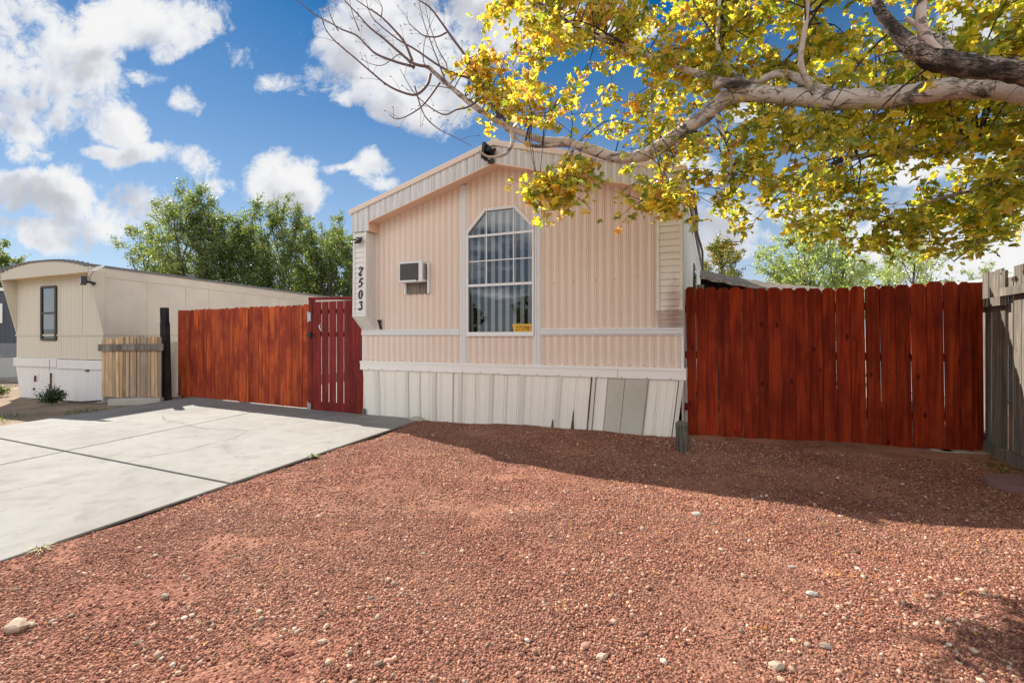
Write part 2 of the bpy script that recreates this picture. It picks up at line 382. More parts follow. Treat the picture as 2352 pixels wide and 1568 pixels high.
def wv(op, a, b):
    n = wn('VectorMath', operation=op); wl(a, n.inputs[0]); wl(b, n.inputs[1]); return n
def wramp(f, stops):
    n = wn('ValToRGB'); r = n.color_ramp
    while len(r.elements) < len(stops): r.elements.new(.5)
    for e, (p, c) in zip(r.elements, stops): e.position = p; e.color = (*c, 1) if isinstance(c, tuple) else (c, c, c, 1)
    nt.links.new(f, n.inputs[0]); return n.outputs[0]
def wmix(f, a, b, mode='MIX'):
    n = wn('Mix', data_type='RGBA', blend_type=mode); wl(f, n.inputs[0]); wl(a, n.inputs[6]); wl(b, n.inputs[7]); return n.outputs[2]
tc = wn('TexCoord').outputs['Generated']
sx = wn('SeparateXYZ'); wl(tc, sx.inputs[0]); X, Y, Z = sx.outputs
sky = wn('TexSky', sky_type='NISHITA', sun_disc=False, sun_elevation=R(42.2), sun_rotation=math.atan2(-.672, .740), altitude=1600, air_density=1.0, dust_density=.25, ozone_density=3.0)
hs = wn('HueSaturation'); hs.inputs['Hue'].default_value = .494; hs.inputs['Saturation'].default_value = 1.42; hs.inputs['Value'].default_value = .54; wl(sky.outputs[0], hs.inputs['Color'])
# cumulus: bearings (east/north, up/north) and sizes, edges broken by noise
Yc = wm('MAXIMUM', Y, .05)
uv = wn('CombineXYZ'); wl(wm('DIVIDE', X, Yc), uv.inputs[0]); wl(wm('DIVIDE', Z, Yc), uv.inputs[1])
def nz(scale, detail, rough, vec, dist=0.0, loc=None):
    n = wn('TexNoise'); n.inputs['Scale'].default_value = scale; n.inputs['Detail'].default_value = detail; n.inputs['Roughness'].default_value = rough; n.inputs['Distortion'].default_value = dist
    if loc: vec = wv('ADD', vec, loc).outputs[0]
    wl(vec, n.inputs['Vector']); return n
wob = nz(3.2, 3, .55, uv.outputs[0]); wobv = wv('SUBTRACT', wob.outputs['Color'], (.5, .5, .5)).outputs[0]
w2 = wn('VectorMath', operation='SCALE'); wl(wobv, w2.inputs[0]); w2.inputs['Scale'].default_value = .20
UV = wv('ADD', uv.outputs[0], w2.outputs[0]).outputs[0]
CL = [(60,110,175,150),(190,175,110,120),(80,245,200,85),(275,305,75,45),(-20,0,150,120),
 (330,25,165,72),(430,60,90,62),(405,105,42,45),(372,182,55,36,.75),(452,250,48,50,.45),(400,225,50,60,0.0),(500,110,60,40,0.0),(560,130,50,60,-.2),
 (330,370,120,28),(430,388,80,32),(235,362,60,18),(60,420,140,50),(150,445,80,38),(280,480,110,42),(60,500,160,30),(60,525,110,30),(300,500,120,25,.3),(160,330,120,30,.2),(500,425,60,25,.3),
 (640,420,85,52),(690,452,60,40),(850,402,55,34),(885,440,70,24),(775,402,45,11),
 (900,110,190,140),(1010,235,120,75),(840,95,125,120),(1110,60,170,90),(930,250,130,55),(720,200,70,60,.55),(650,190,70,40,.6),(790,225,80,45,.8),(690,70,30,60,-.1),
 (1330,40,160,60),(1650,560,110,70),(1500,420,120,40),(2050,520,260,60),(2260,570,260,90),(2290,90,120,120),(1820,480,120,40),(2120,400,150,40),(1720,240,90,60),(2330,330,60,60)]
fld = None
for (cx, cy, rx, ry, *pk) in CL:
    d = wv('SUBTRACT', UV, ((cx-CX)/F, (HY-cy)/F, 0)).outputs[0]
    d = wv('MULTIPLY', d, (F/rx, F/ry, 0)).outputs[0]
    L = wn('VectorMath', operation='DOT_PRODUCT'); wl(d, L.inputs[0]); wl(d, L.inputs[1])
    g = wm('SUBTRACT', pk[0] if pk else 1.0, L.outputs['Value'])
    if fld is None: fld = g
    else:
        n = wn('Math', operation='SMOOTH_MAX'); wl(fld, n.inputs[0]); wl(g, n.inputs[1]); n.inputs[2].default_value = .35; fld = n.outputs[0]
fld = wm('MAXIMUM', fld, -2.0)
n1 = nz(5.2, 10, .62, uv.outputs[0], .25).outputs['Fac']
n1b = nz(17, 8, .72, uv.outputs[0], .5).outputs['Fac']
fd = wm('ADD', wm('MULTIPLY', fld, 1.1), wm('MULTIPLY', wm('SUBTRACT', n1, .46), 6.0)); fd = wm('ADD', fd, wm('MULTIPLY', wm('SUBTRACT', n1b, .5), 3.4))
front = wramp(wm('MULTIPLY', fd, .68), [(.0, 0.0), (.25, .30), (.6, .84), (1.0, 1.0)])
# the rest of the sky: broken cloud on a flat layer, added as fill light for the facade
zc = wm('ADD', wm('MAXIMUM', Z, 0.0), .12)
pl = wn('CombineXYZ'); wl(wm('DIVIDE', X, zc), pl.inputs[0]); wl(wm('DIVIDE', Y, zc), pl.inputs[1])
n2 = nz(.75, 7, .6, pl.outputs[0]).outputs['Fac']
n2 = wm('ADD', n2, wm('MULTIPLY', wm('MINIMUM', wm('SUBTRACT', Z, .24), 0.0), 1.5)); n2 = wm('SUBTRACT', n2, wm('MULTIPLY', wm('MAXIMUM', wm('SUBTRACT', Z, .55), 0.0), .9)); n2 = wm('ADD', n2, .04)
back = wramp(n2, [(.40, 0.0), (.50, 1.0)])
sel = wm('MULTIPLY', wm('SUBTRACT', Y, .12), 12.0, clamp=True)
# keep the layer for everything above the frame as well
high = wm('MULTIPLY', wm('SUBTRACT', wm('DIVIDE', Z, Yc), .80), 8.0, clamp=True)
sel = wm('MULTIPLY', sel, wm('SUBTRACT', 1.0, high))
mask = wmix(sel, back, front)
# thickness shading inside the clouds: bright rims, lilac grey bellies
n3 = nz(5.2, 4, .5, uv.outputs[0], .25, (0.012, .045, 0.0)).outputs['Fac']; n4 = nz(5.2, 4, .5, uv.outputs[0], .25, (-.006, -.02, 0.0)).outputs['Fac']
n5 = nz(2.2, 3, .5, uv.outputs[0], 0.0, (3.0, .0, 1.0)).outputs['Fac']
bel = wm('ADD', wm('MULTIPLY', wm('SUBTRACT', fd, .9), .20), wm('MULTIPLY', wm('SUBTRACT', n3, n4), 3.6))
bel = wm('ADD', bel, wm('MULTIPLY', wm('SUBTRACT', n5, .42), 1.5))
ccol = wramp(bel, [(.0, (1.0, 1.0, 1.0)), (.3, (.90, .91, .94)), (.6, (.70, .71, .76)), (.95, (.60, .61, .66))])
cb = wn('VectorMath', operation='SCALE'); wl(ccol, cb.inputs[0]); CLOUD = 5.1; wl(wm('MULTIPLY_ADD', wm('MULTIPLY', Y, -2.2, clamp=True), 1.1*CLOUD, CLOUD), cb.inputs['Scale'])  # unseen clouds behind the camera made brighter to light the shaded facade
hz = wramp(Z, [(0.0, .80), (.12, .56), (.26, .33), (.40, .15), (.56, 0.0)])
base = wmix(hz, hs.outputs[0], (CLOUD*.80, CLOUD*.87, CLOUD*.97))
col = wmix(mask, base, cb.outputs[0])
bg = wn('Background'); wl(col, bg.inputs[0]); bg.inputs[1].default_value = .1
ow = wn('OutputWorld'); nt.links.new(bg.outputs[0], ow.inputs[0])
w.cycles.sampling_method = 'MANUAL'; w.cycles.sample_map_resolution = 512

# ================================================================== ground, gravel, driveway
HP = Plane((-2.360, 7.6), (2.048, 5.736))
LF = Plane(G(410, 912), G(712, 943))          # red fence across the drive
GT = Plane(G(712, 943), G(833, 954))          # slatted gate
RF = Plane(G(1568, 1003), G(2225, 1040))      # red fence right of the house
GF = Plane(G(2262, 1035), G(2352, 1076))      # grey side fence, runs towards the camera
TB, TA = Vector((-8.03, 9.4, 0)), Vector((-10.72, 10.35, 0))
NF = Plane(TA, TB)                            # neighbour trailer front
dr_r = [G(955, 966, .03), G(0, 1285, .03)]
def side(p, a, b): return (b[0]-a[0])*(p[1]-a[1])-(b[1]-a[1])*(p[0]-a[0])
gm = MB()
ys = sorted(set([-60, -30, -12, 60, 90, 160, 400, 1500] + list(np.arange(-4, 30, 1.0)))); xs = sorted(set([-1500, -400, -120, -60, -30] + list(np.arange(-16, 14, 1.0)) + [30, 60, 120, 400, 1500]))
i0 = gm.verts([(x, y, -.040 + (.005*math.sin(x*1.3+y)*(1 if -16 < x < 14 and -4 < y < 30 else 0))) for y in ys for x in xs])
for j in range(len(ys)-1):
    for i in range(len(xs)-1):
        a = i0+j*len(xs)+i; gm.sm = True; gm.face((a, a+1, a+1+len(xs), a+len(xs)))
props(gm.build('ground', M['dirt']), 'sandy dirt ground with sparse weeds', kind='structure')
def gh(x, y):
    """height of the gravel bed"""
    up = .045*max(0, min(1, (y-4.2)/1.6))*max(0, min(1, (x+1.2)/1.5))
    return up + .010*math.sin(1.7*x+.6)*math.cos(2.1*y) + .006*math.sin(4.3*x+3.1*y) + .005*math.cos(5.7*y-3.3*x) + .0045*math.sin(11*x+2*math.sin(7*y))*math.sin(13*y+1.5*math.sin(6*x)) + .003
ex0 = Vector((dr_r[0].x, dr_r[0].y, 0)); ed = (Vector((dr_r[1].x, dr_r[1].y, 0))-ex0).normalized()
def edge_x(y): return ex0.x + ed.x*(y-ex0.y)/ed.y
gb = MB(); gb.sm = True
yy = np.concatenate([np.arange(-5, 1.2, .2), np.arange(1.2, 9.01, .06)]); NX = 190
for y in yy:
    x0 = edge_x(y)-.06 if y < 7.15 else ex0.x-.02
    gb.verts([(x0+(7.5-x0)*(k/NX)**1.15, y, gh(x0+(7.5-x0)*(k/NX)**1.15, y)) for k in range(NX+1)])
for j in range(len(yy)-1):
    for k in range(NX):
        a = j*(NX+1)+k; gb.face((a, a+1, a+NX+2, a+NX+1))
props(gb.build('gravel_bed', M['gravelbase']), 'red gravel yard in front of the mobile home', kind='structure')

def clip(poly, p, n):
    """keep the side where (x-p).n >= 0"""
    out = []
    for i in range(len(poly)):
        a, b = poly[i], poly[(i+1) % len(poly)]; da, db = (a-p).dot(n), (b-p).dot(n)
        if da >= 0: out.append(a)
        if (da >= 0) != (db >= 0): out.append(a+(b-a)*(da/(da-db)))
    return out
V2 = lambda v: Vector((v[0], v[1]))
c0, c1 = V2(G(150, 1035, .03)), V2(G(525, 1108, .03)); ldn = V2(G(620, 938, .03)); ldn2 = V2(G(0, 1066, .03)); c0b = V2(G(135, 1038, .03))
dl = [V2(G(388, 919, .03)), V2(G(0, 978, .03))]; dle = (dl[1]-dl[0]).normalized()
e2 = V2(ed)
outer = [V2(ex0), V2(ex0)+e2*12.5, dl[0]+dle*13.5, dl[0], dl[0]+Vector((.45, 4.2)), Vector((-.9, 12.6)), Vector((-1.75, 7.75))]
cx_dir = (c1-c0).normalized(); cn = Vector((-cx_dir.y, cx_dir.x));  cn = cn if cn.y > 0 else -cn
l1 = (ldn-c0).normalized(); ln1 = Vector((l1.y, -l1.x)); ln1 = ln1 if ln1.x > 0 else -ln1
l2 = (ldn2-c0b).normalized(); ln2 = Vector((l2.y, -l2.x)); ln2 = ln2 if ln2.x > 0 else -ln2
g_ = .011
dv = MB()
for up in (1, -1):
    half = clip(outer, c0+cn*g_*up, cn*up)
    pp, nn = (c0, ln1) if up == 1 else (c0b, ln2)
    for sd in (1, -1):
        q = clip(half, pp+nn*g_*sd, nn*sd)
        if len(q) > 2:
            ar = sum(q[i].x*q[(i+1) % len(q)].y-q[(i+1) % len(q)].x*q[i].y for i in range(len(q)))
            if ar < 0: q = q[::-1]
            z = .03 if up == 1 else .026
            dv.slab([(p.x, p.y) for p in q], -.06, z)
dv.cur = 1
dv.slab([(p.x*.999, p.y*.999) for p in (outer if sum(outer[i].x*outer[(i+1) % 7].y-outer[(i+1) % 7].x*outer[i].y for i in range(7)) > 0 else outer[::-1])], -.07, .012)
def crack(pts, wd, z=.0312):
    P = [V2(G(*p, .03)) for p in pts]; Q = []
    for a, b in zip(P[:-1], P[1:]):
        m = max(2, int((b-a).length/.06))
        for k in range(m): Q.append(a+(b-a)*k/m+Vector((random.uniform(-.012, .012), random.uniform(-.012, .012))))
    Q.append(P[-1])
    for a, b in zip(Q[:-1], Q[1:]):
        d = (b-a).normalized(); s_ = Vector((-d.y, d.x))*wd*random.uniform(.35, 1)
        dv.quad((a.x-s_.x, a.y-s_.y, z), (b.x-s_.x, b.y-s_.y, z), (b.x+s_.x, b.y+s_.y, z), (a.x+s_.x, a.y+s_.y, z))
crack([(286,1063),(340,1048),(420,1035),(480,1020),(540,1005),(571,988)], .004)
crack([(571,988),(520,986),(470,984),(444,979)], .005); crack([(571,988),(640,978),(700,968)], .003)
crack([(444,979),(410,970),(380,966),(372,955)], .005); crack([(0,1131),(60,1117),(130,1105)], .003, .0272)
dv.cur = 0
props(dv.build('driveway', [M['concrete'], M['dark']], bevel=.006), 'cracked grey concrete driveway slabs', kind='structure')

# crushed stone, each pebble real: fine near the camera, coarser shapes further off
def noise2(x, y): return np.sin(x*2.1+1.3*np.sin(y*1.7))*np.cos(y*2.6+1.1*np.sin(x*1.9+.5))+.5*np.sin(5.3*x-4.1*y+1)*np.cos(4.7*y+2.2*x)
def scatter(n, y0, y1, m=0.8, keep=None):
    y = np.sqrt(RNG.uniform((y0+.3)**2, (y1+.3)**2, n))-.3; x = RNG.uniform(-1, 1, n)*(1.12*y+m)
    ok = (x > (ex0.x+ed.x*(y-ex0.y)/ed.y)+.015)
    h = np.array([(HP.n.x*(a-HP.o.x)+HP.n.y*(b-HP.o.y)) for a, b in zip(x, y)]); ok &= (h < -.02)
    r_ = (RF.n.x*(x-RF.o.x)+RF.n.y*(y-RF.o.y)); ok &= (r_ < .15)
    s_ = (x > 4.1+.405/.914*(y-3.4)+.7); ok &= ~s_
    d = noise2(x, y); d = d+.7*np.sin(9*x+3*np.sin(5*y))*np.sin(8*y+2*np.sin(7*x)); pr = np.clip(1.2-1.5*np.clip(d-.3, 0, 1), .15, 1)
    dirt = np.clip((x-2.6)/1.2, 0, 1)*np.clip((y-4.0)/.8, 0, 1); pr = pr*(1-.55*dirt)
    ok &= RNG.uniform(0, 1, n) < pr
    if keep is not None: ok &= keep(x, y)
    return x[ok], y[ok]
pal = np.array([(.30,.125,.085),(.40,.175,.115),(.50,.235,.155),(.22,.09,.07),(.38,.19,.135),(.62,.36,.25),(.15,.06,.05),(.68,.50,.38),(.45,.27,.20)])
pal = pal*np.array([.94,.91,.88]); pw = np.array([.2,.22,.16,.12,.12,.08,.05,.025,.025]); pw = pw/pw.sum()
ico_v, ico_f = [], []
ph = (1+5**.5)/2
ico_v = np.array([(-1,ph,0),(1,ph,0),(-1,-ph,0),(1,-ph,0),(0,-1,ph),(0,1,ph),(0,-1,-ph),(0,1,-ph),(ph,0,-1),(ph,0,1),(-ph,0,-1),(-ph,0,1)])/1.9
ico_f = [(0,11,5),(0,5,1),(0,1,7),(0,7,10),(0,10,11),(1,5,9),(5,11,4),(11,10,2),(10,7,6),(7,1,8),(3,9,4),(3,4,2),(3,2,6),(3,6,8),(3,8,9),(4,9,5),(2,4,11),(6,2,10),(8,6,7),(9,8,1)]
cub_v = np.array([(-.8,-.6,-.6),(.7,-.8,-.5),(.8,.7,-.7),(-.6,.8,-.6),(-.5,-.6,.5),(.6,-.5,.7),(.5,.6,.6),(-.7,.5,.7)])
cub_f = [(0,3,2),(0,2,1),(4,5,6),(4,6,7),(0,1,5),(0,5,4),(1,2,6),(1,6,5),(2,3,7),(2,7,6),(3,0,4),(3,4,7)]
def stones(name, n, y0, y1, tv, tf, s0, s1, label, cols=pal, wts=pw, sink=.25, keep=None, flat=.62):
    x, y = scatter(n, y0, y1, keep=keep); k = len(x)
    s = np.exp(RNG.uniform(np.log(s0), np.log(s1), k)); sc3 = np.stack([s*RNG.uniform(.8, 1.35, k), s*RNG.uniform(.7, 1.1, k), s*RNG.uniform(flat*.7, flat*1.3, k)], 1)
    z = np.array([gh(a, b) for a, b in zip(x, y)])+s*sink
    c = cols[RNG.choice(len(cols), k, p=wts)]*RNG.uniform(.6, 1.35, (k, 1))
    du = np.clip(.5+.5*np.sin(1.3*x+.7*np.sin(2.3*y))*np.sin(1.9*y+.9*np.sin(1.7*x+1))+.25*np.sin(6*x+4*y)-.25, 0, 1)[:, None]*RNG.uniform(.3, 1, (k, 1))
    if label is None: c = c*(1-.3*du)+np.array([[.38, .26, .19]])*.3*du
    tv2 = np.array(tv)*(1+RNG.uniform(-.12, .12, (len(tv), 1)))
    o = bulk(name, tv2, tf, np.stack([x, y, z], 1), rotmats(k, .45), sc3, M['stone'], c)
    return props(o, label, 'gravel', kind='stuff')
# one mass of crushed stone, built in batches of differing stone shapes and then joined
batches = []
for q in range(7): batches.append(stones('red_gravel', 38000, .5, 3.4, ico_v*RNG.uniform(.6, 1.32, (12, 3)), ico_f, .0028, (.0068, .0068, .0068, .0074, .0074, .009, .011)[q], None))
for q in range(4): batches.append(stones('red_gravel', 48000, 3.3, 7.3, cub_v*RNG.uniform(.65, 1.3, (8, 3)), cub_f, .0042, .0098, None))
def join(objs, name, label, cat, kind='stuff', parent=None):
    vs = []; cs = []; ls = []; off = 0; mat = objs[0].data.materials[0]
    for o in objs:
        me = o.data; nv = len(me.vertices); a = np.empty(nv*3, np.float32); me.vertices.foreach_get('co', a); vs.append(a)
        c = np.empty(nv*4, np.float32); me.attributes['col'].data.foreach_get('color', c); cs.append(c)
        l = np.empty(len(me.loops), np.int32); me.loops.foreach_get('vertex_index', l); ls.append(l+off); off += nv
        bpy.data.objects.remove(o); bpy.data.meshes.remove(me)
    v = np.concatenate(vs); l = np.concatenate(ls); c = np.concatenate(cs); nf = len(l)//3
    me = bpy.data.meshes.new(name); me.vertices.add(off); me.vertices.foreach_set('co', v); me.loops.add(len(l)); me.loops.foreach_set('vertex_index', l)
    me.polygons.add(nf); me.polygons.foreach_set('loop_start', np.arange(nf, dtype=np.int32)*3); me.polygons.foreach_set('loop_total', np.full(nf, 3, np.int32))
    at = me.attributes.new('col', 'FLOAT_COLOR', 'POINT'); at.data.foreach_set('color', c); me.materials.append(mat); me.update(calc_edges=True)
    o = link_mesh(name, me, parent); return props(o, label, cat, kind=kind)
join(batches, 'red_gravel', 'crushed red gravel covering the front yard', 'gravel')
pebc = np.array([(.58,.42,.30),(.70,.60,.50),(.42,.34,.26),(.56,.33,.23),(.66,.42,.29),(.27,.21,.17)]); pebc = pebc*.85; pebw = np.array([.3,.14,.08,.22,.22,.04])
def pebkeep(x, y):
    d = .10+.5*np.exp(-((x-1.6)**2/1.2+(y-2.2)**2/.5))+.5*np.exp(-((x+.9)**2/.8+(y-2.0)**2/.25))+.9*np.exp(-((x-2.1)**2+(y-5.45)**2)/.12)
    return RNG.uniform(0, 1, len(x)) < d
stones('pale_pebbles', 20000, 1.25, 6.5, ico_v*RNG.uniform(.75, 1.2, (12, 3)), ico_f, .0045, .0165, 'pale river pebbles strewn among the red gravel', pebc, pebw, .35, pebkeep, .6)

# ================================================================== the pink mobile home
home = empty('mobile_home', HP.o, HP.ang, 'peach ribbed mobile home with white gable fascia, tall window and number 2503', 'mobile home')
def fac(px, py, d=0.0): return HP.at(px, py, d)
UL, UR = 0.0, HP.len; UM = UR/2
z_belt1, z_belt0 = 1.366, 1.272; z_rail1, z_rail0 = .874, .738
def ftop(u): return 3.845-.283*abs(u-UM)
def fbot(u): return 3.595-.283*abs(u-UM)
b1 = (fac(1058, 600)[0], fac(1073, 600)[0]); b2 = (fac(1228.5, 600)[0], fac(1243.5, 600)[0])
# octagonal window outline in the wall plane (u, z)
wu0, wu1 = b1[1]+.004, b2[0]-.004
wz0 = fac(1072, 767)[1]; ws = fac(1075, 536)[1]; wsr = ws+.0; wt = fac(1116, 481)[1]
wa, wb = fac(1116, 481)[0], fac(1183, 474)[0]
def wtop(u):
    if u < wa: return ws+(wt-ws)*(u-wu0)/(wa-wu0)
    if u > wb: return wt+(ws-wt)*(u-wb)/(wu1-wb)
    return wt
def ribbed(mb, u0, u1, zb, zt, y=0.0, pitch=.1016, prof=None, phase=0.0, dirx=None):
    """profiled sheet; prof is [(fraction, depth outwards, ridge value)]"""
    prof = prof or [(0, 0, 0), (.12, 0, .1), (.24, .012, .9), (.5, .012, 1), (.62, .004, .35), (.74, .009, .8), (.88, .0, .0)]
    us = []
    k = math.floor((u0-phase)/pitch)
    while phase+k*pitch < u1:
        for fr, d, r_ in prof:
            u = phase+(k+fr)*pitch
            if u0 < u < u1: us.append((u, d, r_))
        k += 1
    us = [(u0, us[0][1], us[0][2])]+us+[(u1, us[-1][1], us[-1][2])]
    for a in [q for q in (wa, wb) if u0 < q < u1 and zb is wtop]: us.append((a, .006, .5))
    us.sort()
    f0 = zb if callable(zb) else (lambda u: zb); f1 = zt if callable(zt) else (lambda u: zt)
    i = len(mb.v)
    for u, d, r_ in us:
        mb.a = r_; mb.verts([(u, y-d, f0(u)), (u, y-d, f1(u))])
    for k in range(len(us)-1): mb.face((i+2*k, i+2*k+2, i+2*k+3, i+2*k+1))
    mb.a = .5
FW = .24   # width of the side fins
wall = MB()
sof = lambda u: fbot(u)+.012
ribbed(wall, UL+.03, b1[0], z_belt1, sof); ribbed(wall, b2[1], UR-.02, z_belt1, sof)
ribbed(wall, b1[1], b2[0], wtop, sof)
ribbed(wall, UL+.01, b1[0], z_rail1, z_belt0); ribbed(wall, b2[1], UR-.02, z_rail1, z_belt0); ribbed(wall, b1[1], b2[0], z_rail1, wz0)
# panel seams
for px in (962, 1144): 
    u = fac(px, 600)[0]; zb = wtop(u) if b1[1] < u < b2[0] else z_belt1
    wall.box(u-.003, u+.003, -.0135, -.0125, zb+.03, fbot(u)-.01)
for px in (910+13, 962, 1367, 1453):
    u = fac(px, 800)[0]; wall.box(u-.002, u+.002, -.0133, -.0125, z_rail1+.01, z_belt0-.02)
# side, rear and inner walls
LEN = 9.6
sw = MB(); 
def side_wall(mb, u, sgn, z0, z1):
    pr = [(0, 0), (.1, .0), (.2, .010), (.8, .010), (.9, 0)]
    i = len(mb.v); ts = []
    k = 0
    while k*.2 < LEN:
        for fr, d in pr: ts.append(((k+fr)*.2, d))
        k += 1
    ts = [t for t in ts if t[0] < LEN]+[(LEN, 0)]
    for t_, d in ts: mb.a = d*100; mb.verts([(u+sgn*d, t_, z0), (u+sgn*d, t_, z1)])
    for k in range(len(ts)-1): mb.face((i+2*k, i+2*k+2, i+2*k+3, i+2*k+1))
side_wall(sw, UR, 1, .74, 3.17); side_wall(sw, UL, -1, .74, 3.17)
sw.poly([(UL, LEN, .74), (UL, LEN, 3.17), (UM, LEN, 3.86), (UR, LEN, 3.17), (UR, LEN, .74)])
sw.quad((UL, .02, .74), (UR, .02, .74), (UR, LEN, .74), (UL, LEN, .74))
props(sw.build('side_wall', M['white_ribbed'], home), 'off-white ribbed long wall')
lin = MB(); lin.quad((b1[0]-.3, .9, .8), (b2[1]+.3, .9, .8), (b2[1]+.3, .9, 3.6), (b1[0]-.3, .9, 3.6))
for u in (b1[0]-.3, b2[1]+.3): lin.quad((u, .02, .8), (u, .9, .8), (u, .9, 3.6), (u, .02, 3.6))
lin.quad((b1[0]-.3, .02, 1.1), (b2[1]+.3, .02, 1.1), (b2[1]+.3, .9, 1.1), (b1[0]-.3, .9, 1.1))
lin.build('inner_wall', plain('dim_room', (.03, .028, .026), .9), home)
# corner trims
for a_, b_ in ((UR-.022, UR+.014), (UL-.014, UL+.02)): ct = MB(); ct.box(a_, b_, -.016, .02, z_rail1, 3.0); ct.build('corner_trim', M['trim'], home)
# battens and belt rails
def batten(u0, u1):
    m = MB(); m.box(u0, u1, -.022, .0, z_rail1-.005, sof((u0+u1)/2)-.008)
    w_ = u1-u0; m.box(u0+w_*.18, u0+w_*.36, -.030, -.021, z_rail1-.005, sof((u0+u1)/2)-.012); m.box(u0+w_*.62, u0+w_*.82, -.030, -.021, z_rail1-.005, sof((u0+u1)/2)-.012)
    m.build('batten', M['trim'], home, .003)
batten(*b1); batten(*b2)
def belt(u0, u1):
    m = MB(); m.prism([(u0, z_belt0), (u1, z_belt0), (u1, z_belt1), (u0, z_belt1)], -.020, .0)
    m.box(u0, u1, -.034, -.019, z_belt0+.018, z_belt0+.046); m.box(u0, u1, -.030, -.0195, z_belt1-.03, z_belt1-.005); m.box(u0, u1, -.026, -.0195, z_belt0+.001, z_belt0+.010)
    m.build('belt_rail', M['trim'], home, .002)
belt(UL-.02, b1[0]-.002); belt(b2[1]+.002, UR+.01)
br = MB(); br.prism([(UL-.03, z_rail0), (UR+.04, z_rail0), (UR+.04, z_rail1), (UL-.03, z_rail1)], -.045, .02)
br.box(UL-.032, UR+.042, -.056, -.0445, z_rail1-.03, z_rail1-.004)
br.box(UR+.02, UR+.042, .02, LEN, z_rail0, z_rail1)
br.cur = 1; u = fac(1420, 860)[0]; br.box(u-.0015, u+.0015, -.047, -.0452, z_rail0+.002, z_rail1-.034)
wall.cur = 1; br.cur = 1; sc = wall
def screw(u, z, y=-.024, r=.006): (br if z < z_rail1 else wall).box(u-r, u+r, y-.004, y, z-r, z+r)
for k in range(34): screw(.06+k*.142+random.uniform(-.02, .02), z_rail1+.022, -.0125, .0045)
for k in range(17): screw(.12+k*.282+random.uniform(-.03, .03), z_rail0+.012, -.045, .0055)
for u in np.arange(b2[1]+.2, UR-.4, .27): screw(u+random.uniform(-.03, .03), 1.98+.06*(u-b2[1])/2-.02, -.0125, .005)
for (px, py) in ((1112,673),(1083,672)): pass
for z in (1.7, 2.2, 2.7): screw(b1[0]+.03, z, -.022, .004); screw(b2[0]+.05, z-.1, -.022, .004)
for k in range(8): u0 = wu0+.05+k*(wu1-wu0-.1)/7; screw(u0, wz0-.018, -.03, .004)
for k in range(26):
    t_ = k/25; L1 = math.hypot(wa-wu0, wt-ws); L2 = wb-wa; L3 = math.hypot(wu1-wb, wt-ws); s = t_*(L1+L2+L3)
    if s < L1: u0, z0 = wu0+(wa-wu0)*s/L1, ws+(wt-ws)*s/L1
    elif s < L1+L2: u0, z0 = wa+(s-L1), wt
    else: q = (s-L1-L2)/L3; u0, z0 = wb+(wu1-wb)*q, wt+(ws-wt)*q
    screw(u0*.985+.015*(wa+wb)/2, z0-.012, -.036, .0038)
for k in range(3): screw(UR-.035, 1.3+k*.6, -.03, .005)
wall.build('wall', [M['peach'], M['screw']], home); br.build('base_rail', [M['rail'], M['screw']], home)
# fascia, trim strip, soffit, roof
fs = MB(); YF = -.235
prw = [(0, 0, 0), (.1, 0, .2), (.2, .008, 1), (.45, .008, 1), (.55, .002, .45), (.68, .006, .8), (.85, 0, .1)]
EB = 2.865; BX = .29
ribbed(fs, UL-.03, UL+BX, EB, ftop, YF, .105, prw); ribbed(fs, UL+BX, UR-BX, fbot, ftop, YF, .105, prw); ribbed(fs, UR-BX, UR+.03, EB, ftop, YF, .105, prw)
for px in (853, 960, 1072, 1226, 1297, 1376):
    u = fac(px, 450, .235)[0]; fs.box(u-.002, u+.002, YF-.0095, YF-.0085, fbot(u)+.01, ftop(u)-.005)
for s_ in (0, 1):   # returns at the ends
    u = UL-.03 if s_ == 0 else UR+.03; fs.quad((u, YF, EB), (u, 0.3, EB), (u, 0.3, ftop(u)), (u, YF, ftop(u)))
fs.build('fascia', M['white_ribbed'], home)
dt = MB()
for sg in (-1, 1):
    e = UM+sg*(UM+.065); zt = lambda u: 3.905-.283*abs(u-UM)
    poly = [(e, zt(e)-.075), (UM, zt(UM)-.075), (UM, zt(UM)), (e, zt(e))]
    if sg == 1: poly = poly[::-1]
    dt.prism(poly, YF-.03, YF+.012)
dt.build('drip_edge', plain('pale_peach_drip', (.80, .67, .57), .5, .06), home, .003)
so = MB()
for sg in (-1, 1):
    e = UM+sg*(UM-BX); so.quad((UM, YF+.004, sof(UM)), (e, YF+.004, sof(e)), (e, .012, sof(e)), (UM, .012, sof(UM)))
    a = UL-.02 if sg == -1 else UR+.02; b = UL+BX if sg == -1 else UR-BX
    so.quad((a, YF+.004, EB+.006), (b, YF+.004, EB+.006), (b, 0.012, EB+.006), (a, 0.012, EB+.006))
    so.quad((b, YF+.004, EB), (b, .012, EB), (b, .012, sof(b)), (b, YF+.004, sof(b)))
    so.box(min(b, b+sg*-.012), max(b, b+sg*-.012), YF-.012, YF+.004, EB-.004, fbot(b)-.002)
    q = [(e, fbot(e)-.010), (UM, fbot(UM)-.010), (UM, fbot(UM)+.006), (e, fbot(e)+.006)]
    so.prism(q if sg == -1 else q[::-1], YF-.014, YF+.004)
so.build('soffit', M['soffit'], home)
rf = MB()
for sg in (-1, 1):
    e = UM+sg*(UM+.06); z = lambda u: 3.915-.283*abs(u-UM)
    q = [(e, z(e)-.03), (UM, z(UM)-.03), (UM, z(UM)+.004), (e, z(e)+.004)]
    rf.prism(q if sg == -1 else q[::-1], YF+.012, LEN+.1)
rf.box(UM-.05, UM+.05, YF+.02, LEN, 3.905, 3.935)
rf.build('roof', M['roofwhite'], home)
